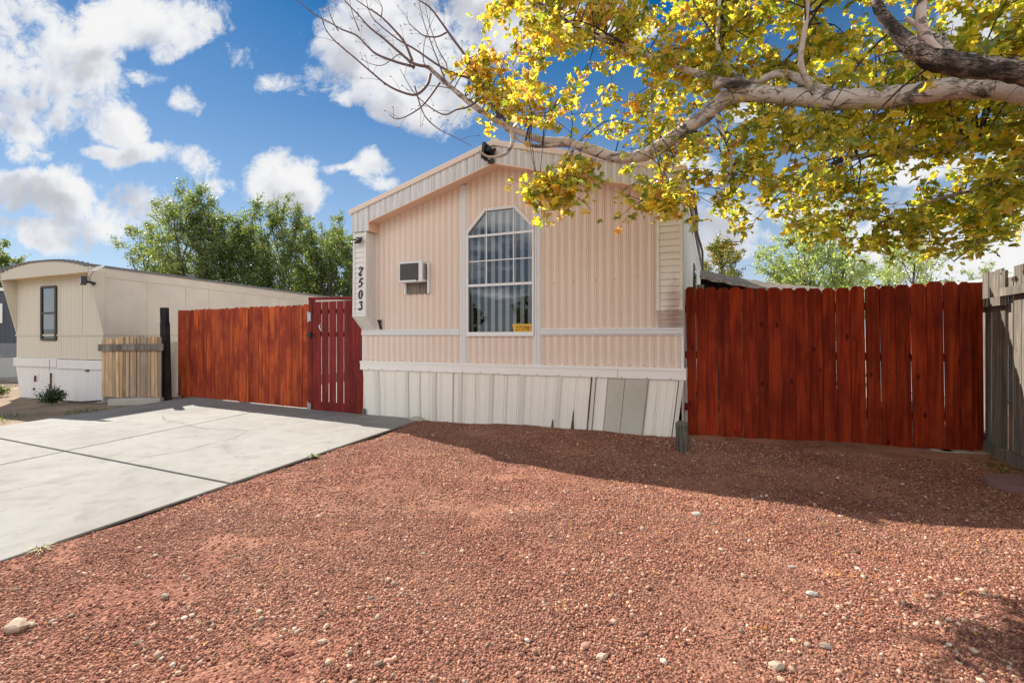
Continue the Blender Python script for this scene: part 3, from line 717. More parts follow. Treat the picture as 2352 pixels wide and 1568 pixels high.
# side fins
M['lap_stain'] = stained('stained_lap', (.78, .74, .67), UR-.08, 1.58, .6)
ZT, ZB2 = 1.565, z_belt1+.004
def fin(u0, u1, mat, mirror):
    m = MB(); d = lambda z: .212 if z > ZT else .212*(z-ZB2)/(ZT-ZB2)+.012
    zs = [EB]; step = .078
    while zs[-1]-step > ZT: zs.append(zs[-1]-step)
    zs.append(ZT)
    while zs[-1]-.05 > ZB2+.01: zs.append(zs[-1]-.05)
    zs.append(ZB2); tl = .034
    for a, b in zip(zs[:-1], zs[1:]):        # lapped boards
        m.quad((u0+tl, -d(b)-.013, b), (u1-tl, -d(b)-.013, b), (u1-tl, -d(a)+.002, a), (u0+tl, -d(a)+.002, a))
        m.quad((u0+tl, -d(b)-.013, b), (u0+tl, -d(b)+.002, b), (u1-tl, -d(b)+.002, b), (u1-tl, -d(b)-.013, b))
    for (a, b) in ((u0, u0+tl), (u1-tl, u1)):  # edge trims follow the taper
        for p, q in ((EB, ZT), (ZT, ZB2)):
            m.poly([(a, -d(q)-.016, q), (b, -d(q)-.016, q), (b, -d(p)-.016, p), (a, -d(p)-.016, p)])
            m.poly([(a, -d(q)-.016, q), (a, -d(p)-.016, p), (a, -d(p)+.03, p), (a, -d(q)+.03, q)])
            m.poly([(b, -d(q)-.016, q), (b, -d(q)+.03, q), (b, -d(p)+.03, p), (b, -d(p)-.016, p)])
    o = m.build('side_fin', mat, home)
    s = MB()
    for uu in (u0+.004, u1-.004):
        s.poly([(uu, -.212, EB), (uu, -.212, ZT), (uu, -.012, ZB2), (uu, .01, ZB2), (uu, .01, EB)])
        for k in range(5):
            y = -.185+k*.037; zb = ZT if y < -.2 else ZB2+(ZT-ZB2)*(-y-.012)/.2
            sg = 1 if uu > (u0+u1)/2 else -1
            s.box(min(uu, uu+sg*.007), max(uu, uu+sg*.007), y, y+.012, zb+.01, EB-.002)
    s.build('fin_panel', M['trim'], o)
    return o
fin(UL-.012, UL+FW, M['lap'], 0)
uR0 = fac(1508, 700, .21)[0]; props(fin(uR0, UR+.012, M['lap_stain'], 1), 'rust stained louvred fin')
nt_ = MB(); u = fac(1533, 487, .22)[0]; nt_.box(u-.03, u+.03, -.2285, -.2195, fac(1533, 497, .22)[1], fac(1533, 477, .22)[1])
nt_.build('notch', M['dark'], home)
# house number, brushed strokes
def strokes(mb, polys, cx, cz, h, wd, y, shear=.12, t=.006):
    for P in polys:
        S = spline([(p[0], p[1], p[2] if len(p) > 2 else 1.0) for p in P], 6)
        for a, b in zip(S[:-1], S[1:]):
            A = Vector((cx+(a[0]+shear*a[1])*h*.55, cz+a[1]*h*.5)); B = Vector((cx+(b[0]+shear*b[1])*h*.55, cz+b[1]*h*.5)); d = (B-A)
            if d.length < 1e-5: continue
            d.normalize(); n = Vector((-d.y, d.x)); wa_, wb_ = wd*a[2]/2, wd*b[2]/2; A = A-d*wd*.12; B = B+d*wd*.12
            q = [A-n*wa_, B-n*wb_, B+n*wb_, A+n*wa_]
            mb.prism([(p.x, p.y) for p in q], y-t+random.uniform(-.0004, .0004), y)
DIG = {'2': [[(-.38,.55,1.2),(-.2,.92,.8),(.25,.9,.9),(.36,.5,1.2),(.0,-.15,1.0),(-.42,-.85,.7)],[(-.42,-.8,.7),(-.1,-.7,1.3),(.15,-.92,1.2),(.42,-.7,.7)]],
 '5': [[(-.12,.9,.8),(.15,.82,1.2),(.42,.98,.7)],[(-.12,.88,.8),(-.25,.5,.9),(-.36,.12,1)],[(-.36,.12,.8),(.0,.28,.8),(.32,-.05,1.2),(.28,-.6,1.1),(-.1,-.9,.8),(-.4,-.72,1.4)]],
 '0': [[(0,.95,.7),(-.3,.6,1.1),(-.38,0,1.25),(-.28,-.65,1.1),(0,-.95,.7),(.3,-.6,1.1),(.38,0,1.25),(.28,.65,1.1),(0,.95,.7)]],
 '3': [[(-.36,.72,1.2),(-.1,.88,1.1),(.38,.9,.7)],[(.38,.9,.7),(.1,.5,.7),(-.02,.22,.7)],[(-.02,.22,.7),(.3,.05,1.1),(.3,-.6,1.2),(-.1,-.92,.9),(-.38,-.7,1.5)]],
 '7': [[(-.4,.92),(.42,.92)],[(.42,.92),(.05,0),(-.12,-.95)]], '9': [[(.36,.35),(0,.1),(-.36,.4),(-.3,.85),(0,.96),(.34,.75),(.38,.3),(.2,-.4),(-.15,-.95)]],
 '8': [[(0,.95),(-.34,.55),(0,.08),(.38,-.45),(0,-.95),(-.38,-.45),(0,.08),(.34,.55),(0,.95)]],
 'M': [[(-.4,-.9),(-.4,.9)],[(-.4,.9),(0,-.2)],[(0,-.2),(.4,.9)],[(.4,.9),(.4,-.9)]], 'H': [[(-.38,.9),(-.38,-.9)],[(.38,.9),(.38,-.9)],[(-.38,0),(.38,0)]],
 'B': [[(-.36,.92),(-.36,-.92)],[(-.36,.92),(.2,.85),(.3,.5),(.0,.06),(-.36,.04)],[(-.36,.04),(.1,.02),(.4,-.4),(.2,-.88),(-.36,-.92)]]}
ORD = {'2': 'first and topmost digit 2', '5': 'digit 5', '0': 'digit 0', '3': 'lowest digit 3'}
for ch, py in (('2', 623.5), ('5', 649.5), ('0', 676), ('3', 702)):
    u, z = fac(828.5, py, .222); m = MB(); strokes(m, DIG[ch], u, z, .135, .021, -.2235)
    o = m.build('house_number', M['black'], home); o['label'] = 'black '+ORD[ch]
# window
win = empty('window', (0, 0, 0)); win.parent = home; win['label'] = 'tall octagon-topped window with white grid'
zb1, zb2, zb3 = fac(1075, 545)[1], fac(1075, 602)[1], fac(1075, 657)[1]
mu, mv = fac(1118, 600)[0], fac(1180, 600)[0]
gl = MB(); gl.poly([(wu0, -.004, wz0), (wu1, -.004, wz0), (wu1, -.004, ws), (wb, -.004, wt), (wa, -.004, wt), (wu0, -.004, ws)])
gl.build('glass_pane', M['glass'], win)
fr = MB()
def bar(m, u0, z0, u1, z1, wd, y0, y1):
    d = Vector((u1-u0, z1-z0)).normalized(); n = Vector((-d.y, d.x))*wd/2; a = Vector((u0, z0)); b = Vector((u1, z1))
    m.prism([tuple(a-n), tuple(b-n), tuple(b+n), tuple(a+n)], y0, y1)
ws_ = .026
for (a, b, c, d_) in ((wu0+.013, wz0, wu0+.013, ws), (wu1-.013, wz0, wu1-.013, ws)): bar(fr, a, b, c, d_, ws_, -.034, .01)
bar(fr, wu0, ws-.006, wa, wt-.013, .034, -.036, .01); bar(fr, wa-.01, wt-.014, wb+.01, wt-.014, .032, -.0365, .01); bar(fr, wb, wt-.013, wu1, ws-.006, .034, -.036, .01)
bar(fr, wu0, wz0+.013, wu1, wz0+.013, .03, -.0345, .01)
fr.build('frame', M['alu'], win)
sl = MB(); sl.box(wu0, wu1, -.040, -.0348, wz0-.03, wz0+.002); sl.build('sill', M['alu'], win)
mt = MB()
bar(mt, wu0+.02, zb1, wu1-.02, zb1, .030, -.022, .0); bar(mt, wu0+.02, zb2, wu1-.02, zb2, .014, -.014, .0); bar(mt, wu0+.02, zb3, wu1-.02, zb3, .034, -.028, .0)
for u in (mu, mv): bar(mt, u, zb3+.017, u, wt-.02, .013, -.0145, -.0005)
mt.build('muntin', M['alu'], win)
bl = MB(); k = 0
u = wu0+.03
while u < wu1-.03:
    a = R(random.uniform(20, 40)); c, s_ = math.cos(a)*.041, math.sin(a)*.041
    bl.quad((u-c, .085+s_, wz0+.02), (u+c, .085-s_, wz0+.02), (u+c, .085-s_, min(wtop(u+c)-.02, zb1+.36)), (u-c, .085+s_, min(wtop(u-c)-.02, zb1+.36)))
    u += .112
bl.build('vertical_blinds', M['blind'], win)
# skirting
sk = MB(); SKW = lambda u: -.035+.125*(u/UR)
def skv(u, z):
    k = (z_rail0-z)/z_rail0; return (u-SKW(u)*k, z)
prs = [(0, 0, .0), (.04, .012, 1), (.10, .012, 1), (.13, .004, .6), (.45, .004, .7), (.48, .009, 1), (.52, .009, 1), (.55, .004, .6), (.90, .004, .7), (.95, .012, 1)]
def skirt(mb, u0, u1, prof, pitch, y=-.012):
    us = []; k = math.floor(u0/pitch)
    while k*pitch < u1:
        for fr_, d, r_ in prof:
            u = (k+fr_)*pitch
            if u0 <= u <= u1: us.append((u, d, r_))
        k += 1
    i = len(mb.v); NZ = 6
    for u, d, r_ in us:
        mb.a = r_
        for q in range(NZ+1):
            z = z_rail0+.01-(z_rail0+.03)*q/NZ; uu, zz = skv(u, z); bul = .012*math.sin(u*3.1+1)*math.sin(q/NZ*3.1)
            if .95 < u < 1.25: uu += .03*math.sin(q/NZ*3)*math.sin((u-.95)/.3*3.14)
            mb.verts([(uu, y-d+bul, zz)])
    for k in range(len(us)-1):
        for q in range(NZ): a = i+k*(NZ+1)+q; mb.face((a, a+1, a+NZ+2, a+NZ+1))
    mb.a = .5
gp0, gp1, gp2 = fac(1399, 870)[0], fac(1436, 870)[0], fac(1492, 870)[0]
skirt(sk, 0.0, gp0, prs, .205); skirt(sk, gp2, UR+.02, prs, .205)
sk.build('skirting', M['skirt'], home)
ss = MB(); side_wall(ss, UR-.01, 1, -.02, .74); side_wall(ss, UL+.01, -1, -.02, .74); ss.build('side_skirting', M['skirt'], home)
def strip(name, u0, u1, mat, y, z1=None, z0=-.02, parent=home, wob=0.0):
    z1 = z1 or z_rail0+.004; m = MB(); n = 8; L = []; Rr = []
    for k in range(n+1):
        z = z1+(z0-z1)*k/n; a = skv(u0, z)[0]; b = skv(u1, z)[0]
        bul = .012*math.sin(u0*3.1+1)*math.sin(k/n*3.1)
        L.append((a+random.uniform(-wob, wob), y+bul, z)); Rr.append((b+random.uniform(-wob, wob), y+bul, z))
    for k in range(n): m.quad(L[k], L[k+1], Rr[k+1], Rr[k])
    return m.build(name, mat, parent)
for px in (868, 936, 1000, 1059, 1130, 1203, 1287, 1361+3):
    u = fac(px, 860)[0]; strip('vent_strip', u-.028, u+.032, M['vent'], -.0335)
strip('vent_strip', UR-.035, UR+.015, M['vent'], -.0335)
o = strip('patch_panel', gp0-.004, gp1, M['grey_patch'], -.020); o['label'] = 'flat grey-green replacement panel, wider left one' 
o = strip('patch_panel', gp1+.006, gp2+.004, M['grey_patch'], -.027); o['label'] = 'grey-green replacement panel with worn blue patch'
for px, w0 in ((968, .003), (1044, .003), (1095, .002), (1168, .0018), (1371, .003), (1490, .0025)):
    u = fac(px, 860)[0]; strip('panel_gap', u-w0, u+w0, M['dark'], -.0325)
def tear(px, py0, py1, wpx):
    u, z = fac(px, py0); z0 = fac(px, py1)[1]; n = 7; m = MB(); W_ = wpx/190
    L = []; Rr = []
    for k in range(n+1):
        t_ = k/n; ww = W_*(t_**.6)*random.uniform(.75, 1.1)/2; zz = z+(z0-z)*t_; c = u-.02*t_
        L.append((c-ww, -.036, zz)); Rr.append((c+ww*.9, -.036, zz))
    for k in range(n): m.quad(L[k], L[k+1], Rr[k+1], Rr[k])
    m.build('torn_hole', M['rot'], home)
tear(1272, 960, 995, 11); tear(1319, 938, 1000, 11)
u = fac(1360, 860)[0]; o = strip('torn_gap', u-.008, u+.012, M['rot'], -.0355, wob=.002)
# little open corner showing wood at the far left foot
m = MB(); m.box(.005, .075, -.04, -.034, .02, .12); m.build('torn_hole', M['grey_wood'], home)
# window and vent of the long right wall (seen edge on)
sww = MB(); sww.box(UR+.012, UR+.03, 2.9, 3.9, 1.7, 2.55); swo = sww.build('window', M['bronze'], home); swo['label'] = 'dark side window'
sp = MB(); sp.box(UR+.031, UR+.033, 2.95, 3.85, 1.75, 2.5); sp.build('pane', M['glass'], swo)
# weathered cable strap that sags along the right eave
cb_ = MB(); P = [(UR+.10, .15, 3.05), (UR+.12, 1.2, 2.96), (UR+.08, 2.6, 3.02), (UR+.13, 4.2, 2.95), (UR+.09, 6.5, 2.98), (UR+.11, 9.3, 2.9)]
cb_.tube([tuple(p) for p in spline(P, 6)], .022, 6); cb_.build('eave_strip', M['grey_wood'], home)

# ---- things fixed to or standing on the home
def hloc(u, y, z): return HP.pt(u, y, z)
# air conditioner
a0, za1 = fac(915.6, 602, .17); a1, za0 = fac(969, 646, .17)
ac = empty('air_conditioner', hloc(a0, 0, za0), HP.ang, 'white window air conditioner with grey grille on the peach wall', 'air conditioner')
wA, hA = a1-a0, za1-za0
m = MB(); m.box(0, wA, -.168, -.010, 0, hA); m.build('casing', M['white_pl'], ac, .008)
m = MB(); m.box(.025, wA-.06, -.172, -.1685, .03, hA-.03); gr = m.build('grille', M['grille'], ac)
m = MB()
for k in range(17): z = .036+k*(hA-.072)/16; m.box(.027, wA-.062, -.180, -.1725, z-.003, z+.003)
m.build('louvres', M['grille'], gr)
m = MB()
for k in range(9): z = .05+k*(hA-.1)/8; m.box(wA, wA+.003, -.135, -.03, z-.006, z+.006)
m.build('side_vent', M['dark'], ac)
m = MB(); m.tube([(wA-.08, -.17, .025), (wA-.08, -.19, .025)], .012, 8); m.build('knob', M['black'], ac)
m = MB(); m.box(.03, .055, -.075, -.013, -.165, -.002); m.build('bracket', M['white_pl'], ac)
m = MB(); m.box(wA+.03, wA+.055, -.075, -.013, -.165, hA-.02); m.build('bracket', M['white_pl'], ac)
m = MB(); m.box(.056, wA+.029, -.035, -.013, -.16, -.004); m.build('plywood_filler', M['grey_wood'], ac)
# flood light on the fin
u, z = fac(829, 550, .225); fl = empty('flood_light', hloc(u, -.226, z), HP.ang, 'small black solar flood light above the house number', 'flood light')
m = MB(); m.box(-.055, -.02, -.05, 0, -.02, .03); m.tube([(-.04, -.03, .0), (-.005, -.07, -.005)], .014, 8); m.build('mount', M['black'], fl, .004)
Mx = Matrix.Rotation(R(28), 4, 'X') @ Matrix.Rotation(R(12), 4, 'Y')
m = MB(); m.box(-.055, .06, -.12, -.03, .015, .04, Mx); m.build('solar_panel', M['black'], fl, .005)
Mx = Matrix.Translation((0, -.06, -.025)) @ Matrix.Rotation(R(-35), 4, 'X')
m = MB(); m.box(-.055, .055, -.012, .018, -.05, .045, Mx); h = m.build('lamp_head', M['black'], fl, .004)
m = MB(); m.box(-.04, .04, -.0150, -.0125, -.038, .02, Mx); m.build('lens', M['glassy'], h)
# flood light at the ridge
u, z = fac(1128, 350, .27); fl = empty('flood_light', hloc(u, -.27, z), HP.ang, 'black solar flood light at the peak of the white gable', 'flood light')
m = MB(); m.box(-.075, -.035, -.14, .0, -.12, .09, Matrix.Rotation(R(8), 4, 'Y')); m.build('solar_panel', M['black'], fl, .004)
m = MB(); m.tube([(0, -.10, .02), (0, .03, -.005)], .04, 12); m.tube([(-.04, -.02, -.02), (.0, -.02, -.06), (.03, -.0, -.11)], .014, 8); m.box(-.035, .035, -.03, .03, -.15, -.11); m.build('lamp_head', M['black'], fl)
m = MB(); m.tube([(0.03, -.02, -.03), (0.075, -.03, .03)], .02, 8); m.build('sensor', M['black'], fl)
# plate in the window
pu0, pz1 = fac(1176, 744, .012); pu1, _ = fac(1224, 744, .012); pz0 = fac(1178, 764, .012)[1]
pl_ = empty('licence_plate', hloc(pu0, -.012, pz0), HP.ang, 'yellow licence plate reading 27398 B in the lower window corner', 'licence plate')
PW, PH = pu1-pu0, pz1-pz0
m = MB(); m.prism([(.035, 0), (PW, 0), (PW, PH), (0, PH)], 0, .003); m.build('plate', M['yellow'], pl_)
m = MB(); xx = .075
for ch in '27398': strokes(m, DIG[ch], xx, PH*.50, PH*.52, .0085, -.0012, 0, .0012); xx += PW*.135
xx += -.002; strokes(m, DIG['M'], xx, PH*.63, PH*.20, .004, -.0012, 0, .0012); strokes(m, DIG['H'], xx, PH*.36, PH*.18, .004, -.0012, 0, .0012)
xx += PW*.115; strokes(m, DIG['B'], xx, PH*.50, PH*.5, .0085, -.0012, 0, .0012)
m.box(.09, PW*.8, -.0012, .0, PH*.10, PH*.115); m.build('plate_letters', M['darkred'], pl_)
# black handle hook resting on the belt rail
u, z = fac(872, 756, .02); hk = MB(); Mh = Matrix.Identity(4)
hk.prism([(-.0, 0), (.03, 0), (.012, .09), (.02, .15), (-.055, .145), (-.03, .10)], -.055, -.035)
o = hk.build('hand_tool', M['black']); o.location = hloc(u+.03, -.0, z_belt1+.002); o.rotation_euler = (0, 0, HP.ang)
props(o, 'black handled tool stuck upright behind the belt rail beside the fin', 'tool')
# ================================================================== wooden fences
def dogear(m, u0, u1, z0, z1, y0, y1, cut=.03, lean=0.0):
    f = lambda u, z: (u-lean*(z1-z), z)
    P = [f(u0, z0), f(u1, z0), f(u1, z1-cut), f(u1-cut*.8, z1), f(u0+cut*.8, z1), f(u0, z1-cut)]
    m.prism(P, y0, y1)
def hh(P, px, py): return P.at(px, py)[1]
# driveway fence, orange-red
fe = empty('wooden_fence', LF.o, LF.ang, 'long orange-red stained board fence across the back of the driveway', 'fence')
m = MB(); n = 27; Lw = LF.len-.02; zl, zr = hh(LF, 411, 713), hh(LF, 708, 699); us = [k/n*Lw for k in range(n+1)]
for k in range(n):
    t_ = (k+.5)/n; z1 = zl+(zr-zl)*t_+random.uniform(-.008, .008); y = random.uniform(-.007, .007); g1 = random.choice([.003, .004, .0055])
    dogear(m, us[k]+.001, us[k+1]-g1, .045, z1, y-.019, y, .036, random.uniform(-.003, .003))
m.build('board_panel', M['red_fence'], fe)
for z in (.35, 1.0, 1.62):
    m = MB(); m.box(.0, Lw, .006, .045, z-.045, z+.045); m.build('rail', M['red_fence'], fe)
for u in (.06, Lw/2, Lw-.06):
    m = MB(); m.box(u-.045, u+.045, .047, .137, -.1, 1.7); m.build('post', M['red_fence'], fe)
# slatted gate
def gu(px): return GT.u_at(px)
GH = lambda py, px=760: GT.at(px, py)[1]
ga = empty('gate', GT.o, GT.ang, 'maroon slatted gate with open gaps beside the house', 'gate')
TL = GT.len; zt = GH(684, 715); zt2 = GH(683, 825)
m = MB(); m.box(.0, .075, -.03, .05, -.03, zt-.0); 
m.build('gate_post', M['maroon'], ga, .003)
m = MB(); m.box(gu(808)+.01, TL-.0, -.02, .02, .02, zt-.05); o = m.build('side_board', M['maroon'], ga)
m = MB(); m.box(gu(820), TL+.02, -.05, -.022, .0, .78); m.build('lower_board', M['maroon'], ga)
m = MB(); m.prism([(.0, zt-.035), (TL, zt2-.03), (TL, zt2+.015), (.0, zt+.01)], -.035, .03); m.build('top_beam', M['maroon'], ga, .003)
e = [(722, 737.4), (740.5, 754.3), (757.2, 771.5), (774.6, 788.7), (791.6, 806.8)]
m = MB(); zb = GH(926, 765); zs = GH(692, 765)
for a, b in e: m.box(gu(a), gu(b), -.012+random.uniform(-.003, .003), .008, zb-.02, zs)
m.build('slat_panel', M['maroon'], ga)
m = MB(); m.box(gu(722), gu(821), -.03, .006, GH(948, 765), GH(924, 765)); m.build('bottom_rail', M['maroon'], ga, .003)
for py in (715, 768): m = MB(); m.box(gu(722), gu(808), .010, .045, GH(py+5, 765), GH(py-6, 765)); m.build('rail', M['maroon'], ga)
m = MB(); a = GT.at(716, 770); m.box(a[0]-.09, a[0]-.01, -.06, -.035, a[1]-.012, a[1]+.008); m.box(a[0]-.02, a[0]+.045, -.065, -.03, a[1]-.04, a[1]+.05); m.tube([(a[0]+.03, -.05, a[1]-.05), (a[0]+.03, -.05, a[1]-.07)], .008, 6)
m.build('latch', M['black'], ga, .003)
m = MB(); a = GT.at(741, 752); m.tube([tuple(p) for p in spline([(a[0]-.01, -.015, a[1]+.06), (a[0]-.015, -.055, a[1]+.03), (a[0]+.015, -.055, a[1]-.04), (a[0]+.03, -.015, a[1]-.06)], 6)], .011, 8); m.build('handle', M['steel'], ga)
for py0, py1 in ((740, 715), (942, 922)):
    m = MB(); z0, z1 = GT.at(711, py0)[1], GT.at(711, py1)[1]; m.tube([(-.012, -.03, z0), (-.012, -.03, z1)], .014, 8); m.box(-.01, .05, -.034, -.0305, z0+.02, z1-.02); m.build('hinge', M['steel'], ga)
# red fence on the right, tree shade put into its stain colour
rfn = empty('wooden_fence', RF.o, RF.ang, 'tall shade-darkened red dog-eared board fence between the house and the grey fence', 'fence')
def ru(px): return RF.u_at(px)
edges = [1596, 1622, 1649, 1686, 1724, 1763, 1801, 1840, 1880]
# board seams measured along the top edge of the photograph
seams = [2006-5, 2036, 2064, 2101, 2137, 2173, 2210, 2247, 2286, 2326, 2365, 2406]
zz = lambda z: (1950+z*.4145)*.784
sx_ = [1573]+[zz(v) for v in (210, 273, 361, 447, 537, 625, 716, 808, 905, 1000, 1097, 1197, 1298, 1401, 1503)]
zz8 = lambda z: (2500+z*.4785)*.784
sx_ += [zz8(v) for v in (155, 247, 342, 440, 541, 636, 708)]
zL, zR = hh(RF, 1580, 661), hh(RF, 2190, 643)
ZP = [(1573, 661), (1850, 663), (1960, 659), (2070, 653), (2190, 645.5), (2262, 643)]
ZU = [ru(a) for a, b in ZP]; ZZ = [hh(RF, a, b) for a, b in ZP]
def zt_(u): 
    return float(np.interp(u, ZU, ZZ))
join_k = 11
pa = [MB(), MB()]
for k in range(len(sx_)-1):
    a, b = ru(sx_[k]), ru(sx_[k+1]); gap = (1.0 if k >= join_k else .9)*[.012,.006,.004,.004,.007,.004,.009,.002,.004,.003,.004,.012,.006,.007,.010,.006,.006,.008,.007,.004,.012,.004][k % 22]
    zc = zt_((a+b)/2)+random.uniform(-.012, .012); y = random.uniform(-.005, .005)
    dogear(pa[0 if k < join_k else 1], a+gap/2, b-gap/2, .03+random.uniform(-.005, .015), zc, y-.02, y, .035, -.016+random.uniform(-.003, .003))
for q in (0, 1): pa[q].build('board_panel', M['shaded_red_fence'], rfn)
for z in (.38, 1.03, 1.60):
    a0_, a1_ = ru(1573), ru(sx_[join_k])-.01
    m = MB(); m.box(a0_, a1_, .008, .046, z-.045, z+.045); m.build('rail', M['shaded_red_fence'], rfn)
    m = MB(); m.box(a1_+.03, ru(2222), .008, .046, z-.045, z+.045); m.build('rail', M['shaded_red_fence'], rfn)
m = MB(); 
for a, b, dy in ((2222, 2245, .03), (2246, 2262, .05)): dogear(m, ru(a), ru(b)-.004, .0, zt_(ru(2222))-.02, dy-.02, dy, .004, -.008)
o = m.build('end_boards', M['shaded_red_fence'], rfn)
for u in (ru(1590), ru(sx_[join_k])+.01, ru(2240)): m = MB(); m.box(u-.045, u+.045, .075, .165, -.1, 1.75); m.build('post', M['shaded_red_fence'], rfn)
# grey side fence
gf = empty('wooden_fence', GF.o, GF.ang, 'weathered grey board fence at the right edge, end section by the red fence', 'fence')
zg = 1.93
def gfu(px): return GF.u_at(px)
L1 = gfu(2316)
m = MB(); u = .0; k = 0
while u < L1-.02:
    wd = random.choice([.09, .135, .14]); wd = min(wd, L1-u); dogear(m, u+.002, u+wd-.004, .06, zg+random.uniform(-.03, .03), random.uniform(-.006, .0)-.018, 0, .006, random.uniform(-.004, .004)); u += wd
m.build('board_panel', M['grey_wood'], gf)
m = MB(); m.box(-.05, L1+.03, -.075, -.026, 1.57, 1.66); m.build('rail', M['grey_wood'], gf)
m = MB(); m.box(-.10, L1+.1, -.07, -.03, .03, .14, Matrix.Rotation(R(3), 4, 'Y')); m.build('kick_board', M['grey_wood'], gf)
m = MB(); m.box(L1+.0, L1+.085, .0, .09, -.1, 1.85); m.build('post', M['grey_wood'], gf)
gf2 = empty('wooden_fence', GF.pt(L1+.1, 0, 0), GF.ang, 'weathered grey board fence section nearest the camera, cut by the right edge', 'fence')
m = MB(); u = .06
while u < 3.6:
    wd = random.choice([.135, .14, .19]); dogear(m, u+.002, u+wd-.004, .10, zg+.02+random.uniform(-.02, .03), random.uniform(-.006, .0)-.018, 0, .006, random.uniform(-.004, .004)); u += wd
m.build('board_panel', M['grey_wood'], gf2)
m = MB(); m.box(-.12, 1.3, -.075, -.026, 1.66, 1.74); m.build('rail', M['grey_wood'], gf2)
m = MB(); m.box(-.2, 3.5, -.075, -.03, .02, .13); m.build('kick_board', M['grey_wood'], gf2)
for u in (1.2, 3.4): m = MB(); m.box(u, u+.09, .002, .092, -.1, 1.9); m.build('post', M['grey_wood'], gf2)
# low pallet fence
PF = Plane(V2(W(236, 900, 9.33)), V2(W(373, 900, 9.25)))
pf = empty('pallet_fence', PF.o, PF.ang, 'low bare fence of short pallet boards beside the cream trailer', 'fence')
m = MB(); n = 17
for k in range(n):
    a, b = k/n*PF.len, (k+1)/n*PF.len; zt0 = PF.at(250, 778)[1]+(k/n)*.06
    dogear(m, a+.002, b-random.choice([.003, .006, .01]), .085+.01*math.sin(k), zt0+random.uniform(-.025, .02)+(.02 if k in (5, 11) else 0), random.uniform(-.01, 0)-.018, 0, .004, random.uniform(-.014, .01))
m.build('board_panel', M['pallet'], pf)
a = PF.at(231, 797); b = PF.at(379, 797)
m = MB(); m.prism([(a[0], a[1]-.075), (b[0], b[1]-.065), (b[0], b[1]+.07), (a[0], a[1]+.055)], -.06, -.030); m.build('rail', M['grey_wood'], pf)
# curb under it
cu = MB(); A = G(246, 927); B = G(368, 924); cu.box(0, (B-A).length, 0, .16, -.05, .085)
o = cu.build('curb', M['curbm'], bevel=.02); o.location = A; o.rotation_euler = (0, 0, math.atan2((B-A).y, (B-A).x)); props(o, 'rough low concrete curb under the pallet fence', 'curb')
# tall post
P0 = G(382, 919); po = MB(); hp = 1.25+68/F*P0.y
Mx = Matrix.Rotation(R(-1.6), 4, 'Y')
po.box(-.075, .07, -.04, .06, -.1, hp*.84, Mx); po.box(-.07, .062, -.035, .055, hp*.84, hp, Mx)
o = po.build('wooden_post', M['tie'], bevel=.008); o.location = P0; o.rotation_euler = (0, 0, R(-12)); props(o, 'tall black creosoted post between pallet fence and red fence', 'post')
# pipe behind
pp = MB(); Pp = W(398, 785, 10.1); pp.tube([(0, 0, 0), (0.03, 0, Pp.z)], .072, 18, caps=False); pp.tube([(.03, 0, Pp.z), (.03, 0, Pp.z-.02)], .064, 18, caps=False)
o = pp.build('pipe', M['pipe']); o.location = (Pp.x, Pp.y, 0); props(o, 'upright cream pipe standing behind the dark post', 'pipe')
# short weathered stump
S = G(1566, 1040); st = MB(); st.tube([(0, 0, -.08), (.004, 0, .14), (0, .006, .30), (-.002, 0, .312)], [.068, .066, .065, .064], 14, wob=.03)
o = st.build('wooden_post', M['stump']); o.location = S; props(o, 'short cut-off round grey post at the house corner', 'post')
# terracotta edging blocks in a row along the red fence
kk = 0
for a, b in ((1592, 1680), (1700, 1770), (1812, 1890), (1925, 2010), (2015, 2120)):
    A, B = RF.pt(ru(a), -.13, 0), RF.pt(ru(b), -.13, 0); L = (B-A).length; m = MB(); q = []
    nn = 10
    top = [(L*i/nn, .055*math.sin(math.pi*i/nn)) for i in range(nn+1)]
    m.slab([(p[0], -p[1]) for p in top]+[(L, .07), (0, .07)], -.03, .028)
    o = m.build('edging_block', M['brick_edge'], bevel=.006); o.location = A; o.rotation_euler = (0, R(random.uniform(-1, 1)), RF.ang)
    lab = ['closest to the house', 'second from the house', 'middle of the five', 'second from the grey fence', 'longest, closest to the grey fence'][kk]; kk += 1
    props(o, 'scalloped terracotta edging block under the red fence, '+lab, 'edging block', 'terracotta edging blocks along the red fence')
for px, wd, lab in ((2156, .2, 'smaller grey concrete slab piece under the right end of the red fence'), (2205, .42, 'larger grey concrete slab piece where the red fence meets the grey fence')):
    A = RF.pt(ru(px)-wd/2, -.11, 0); m = MB(); m.slab([(0, -.03), (wd*.5, -.05), (wd, -.01), (wd, .1), (0, .1)], -.03, .03); o = m.build('concrete_piece', M['curbm'], bevel=.01); o.location = A; o.rotation_euler = (0, 0, RF.ang); props(o, lab, 'concrete piece')
# round stepping stone
S = G(2348, 1114, .01); m = MB(); m.slab([(math.cos(i*math.pi/14)*.235, math.sin(i*math.pi/14)*.235) for i in range(28)], -.03, .035)
for r_ in (.09, .17): 
    for i in range(16): a = i*math.pi/8; c = Vector((math.cos(a)*r_, math.sin(a)*r_, 0)); m.box(c.x-.008, c.x+.008, c.y-.008, c.y+.008, .034, .039)
o = m.build('stepping_stone', M['mauve_stone'], bevel=.006); o.location = S; props(o, 'round mauve stepping stone in the shade at the right edge', 'stepping stone')
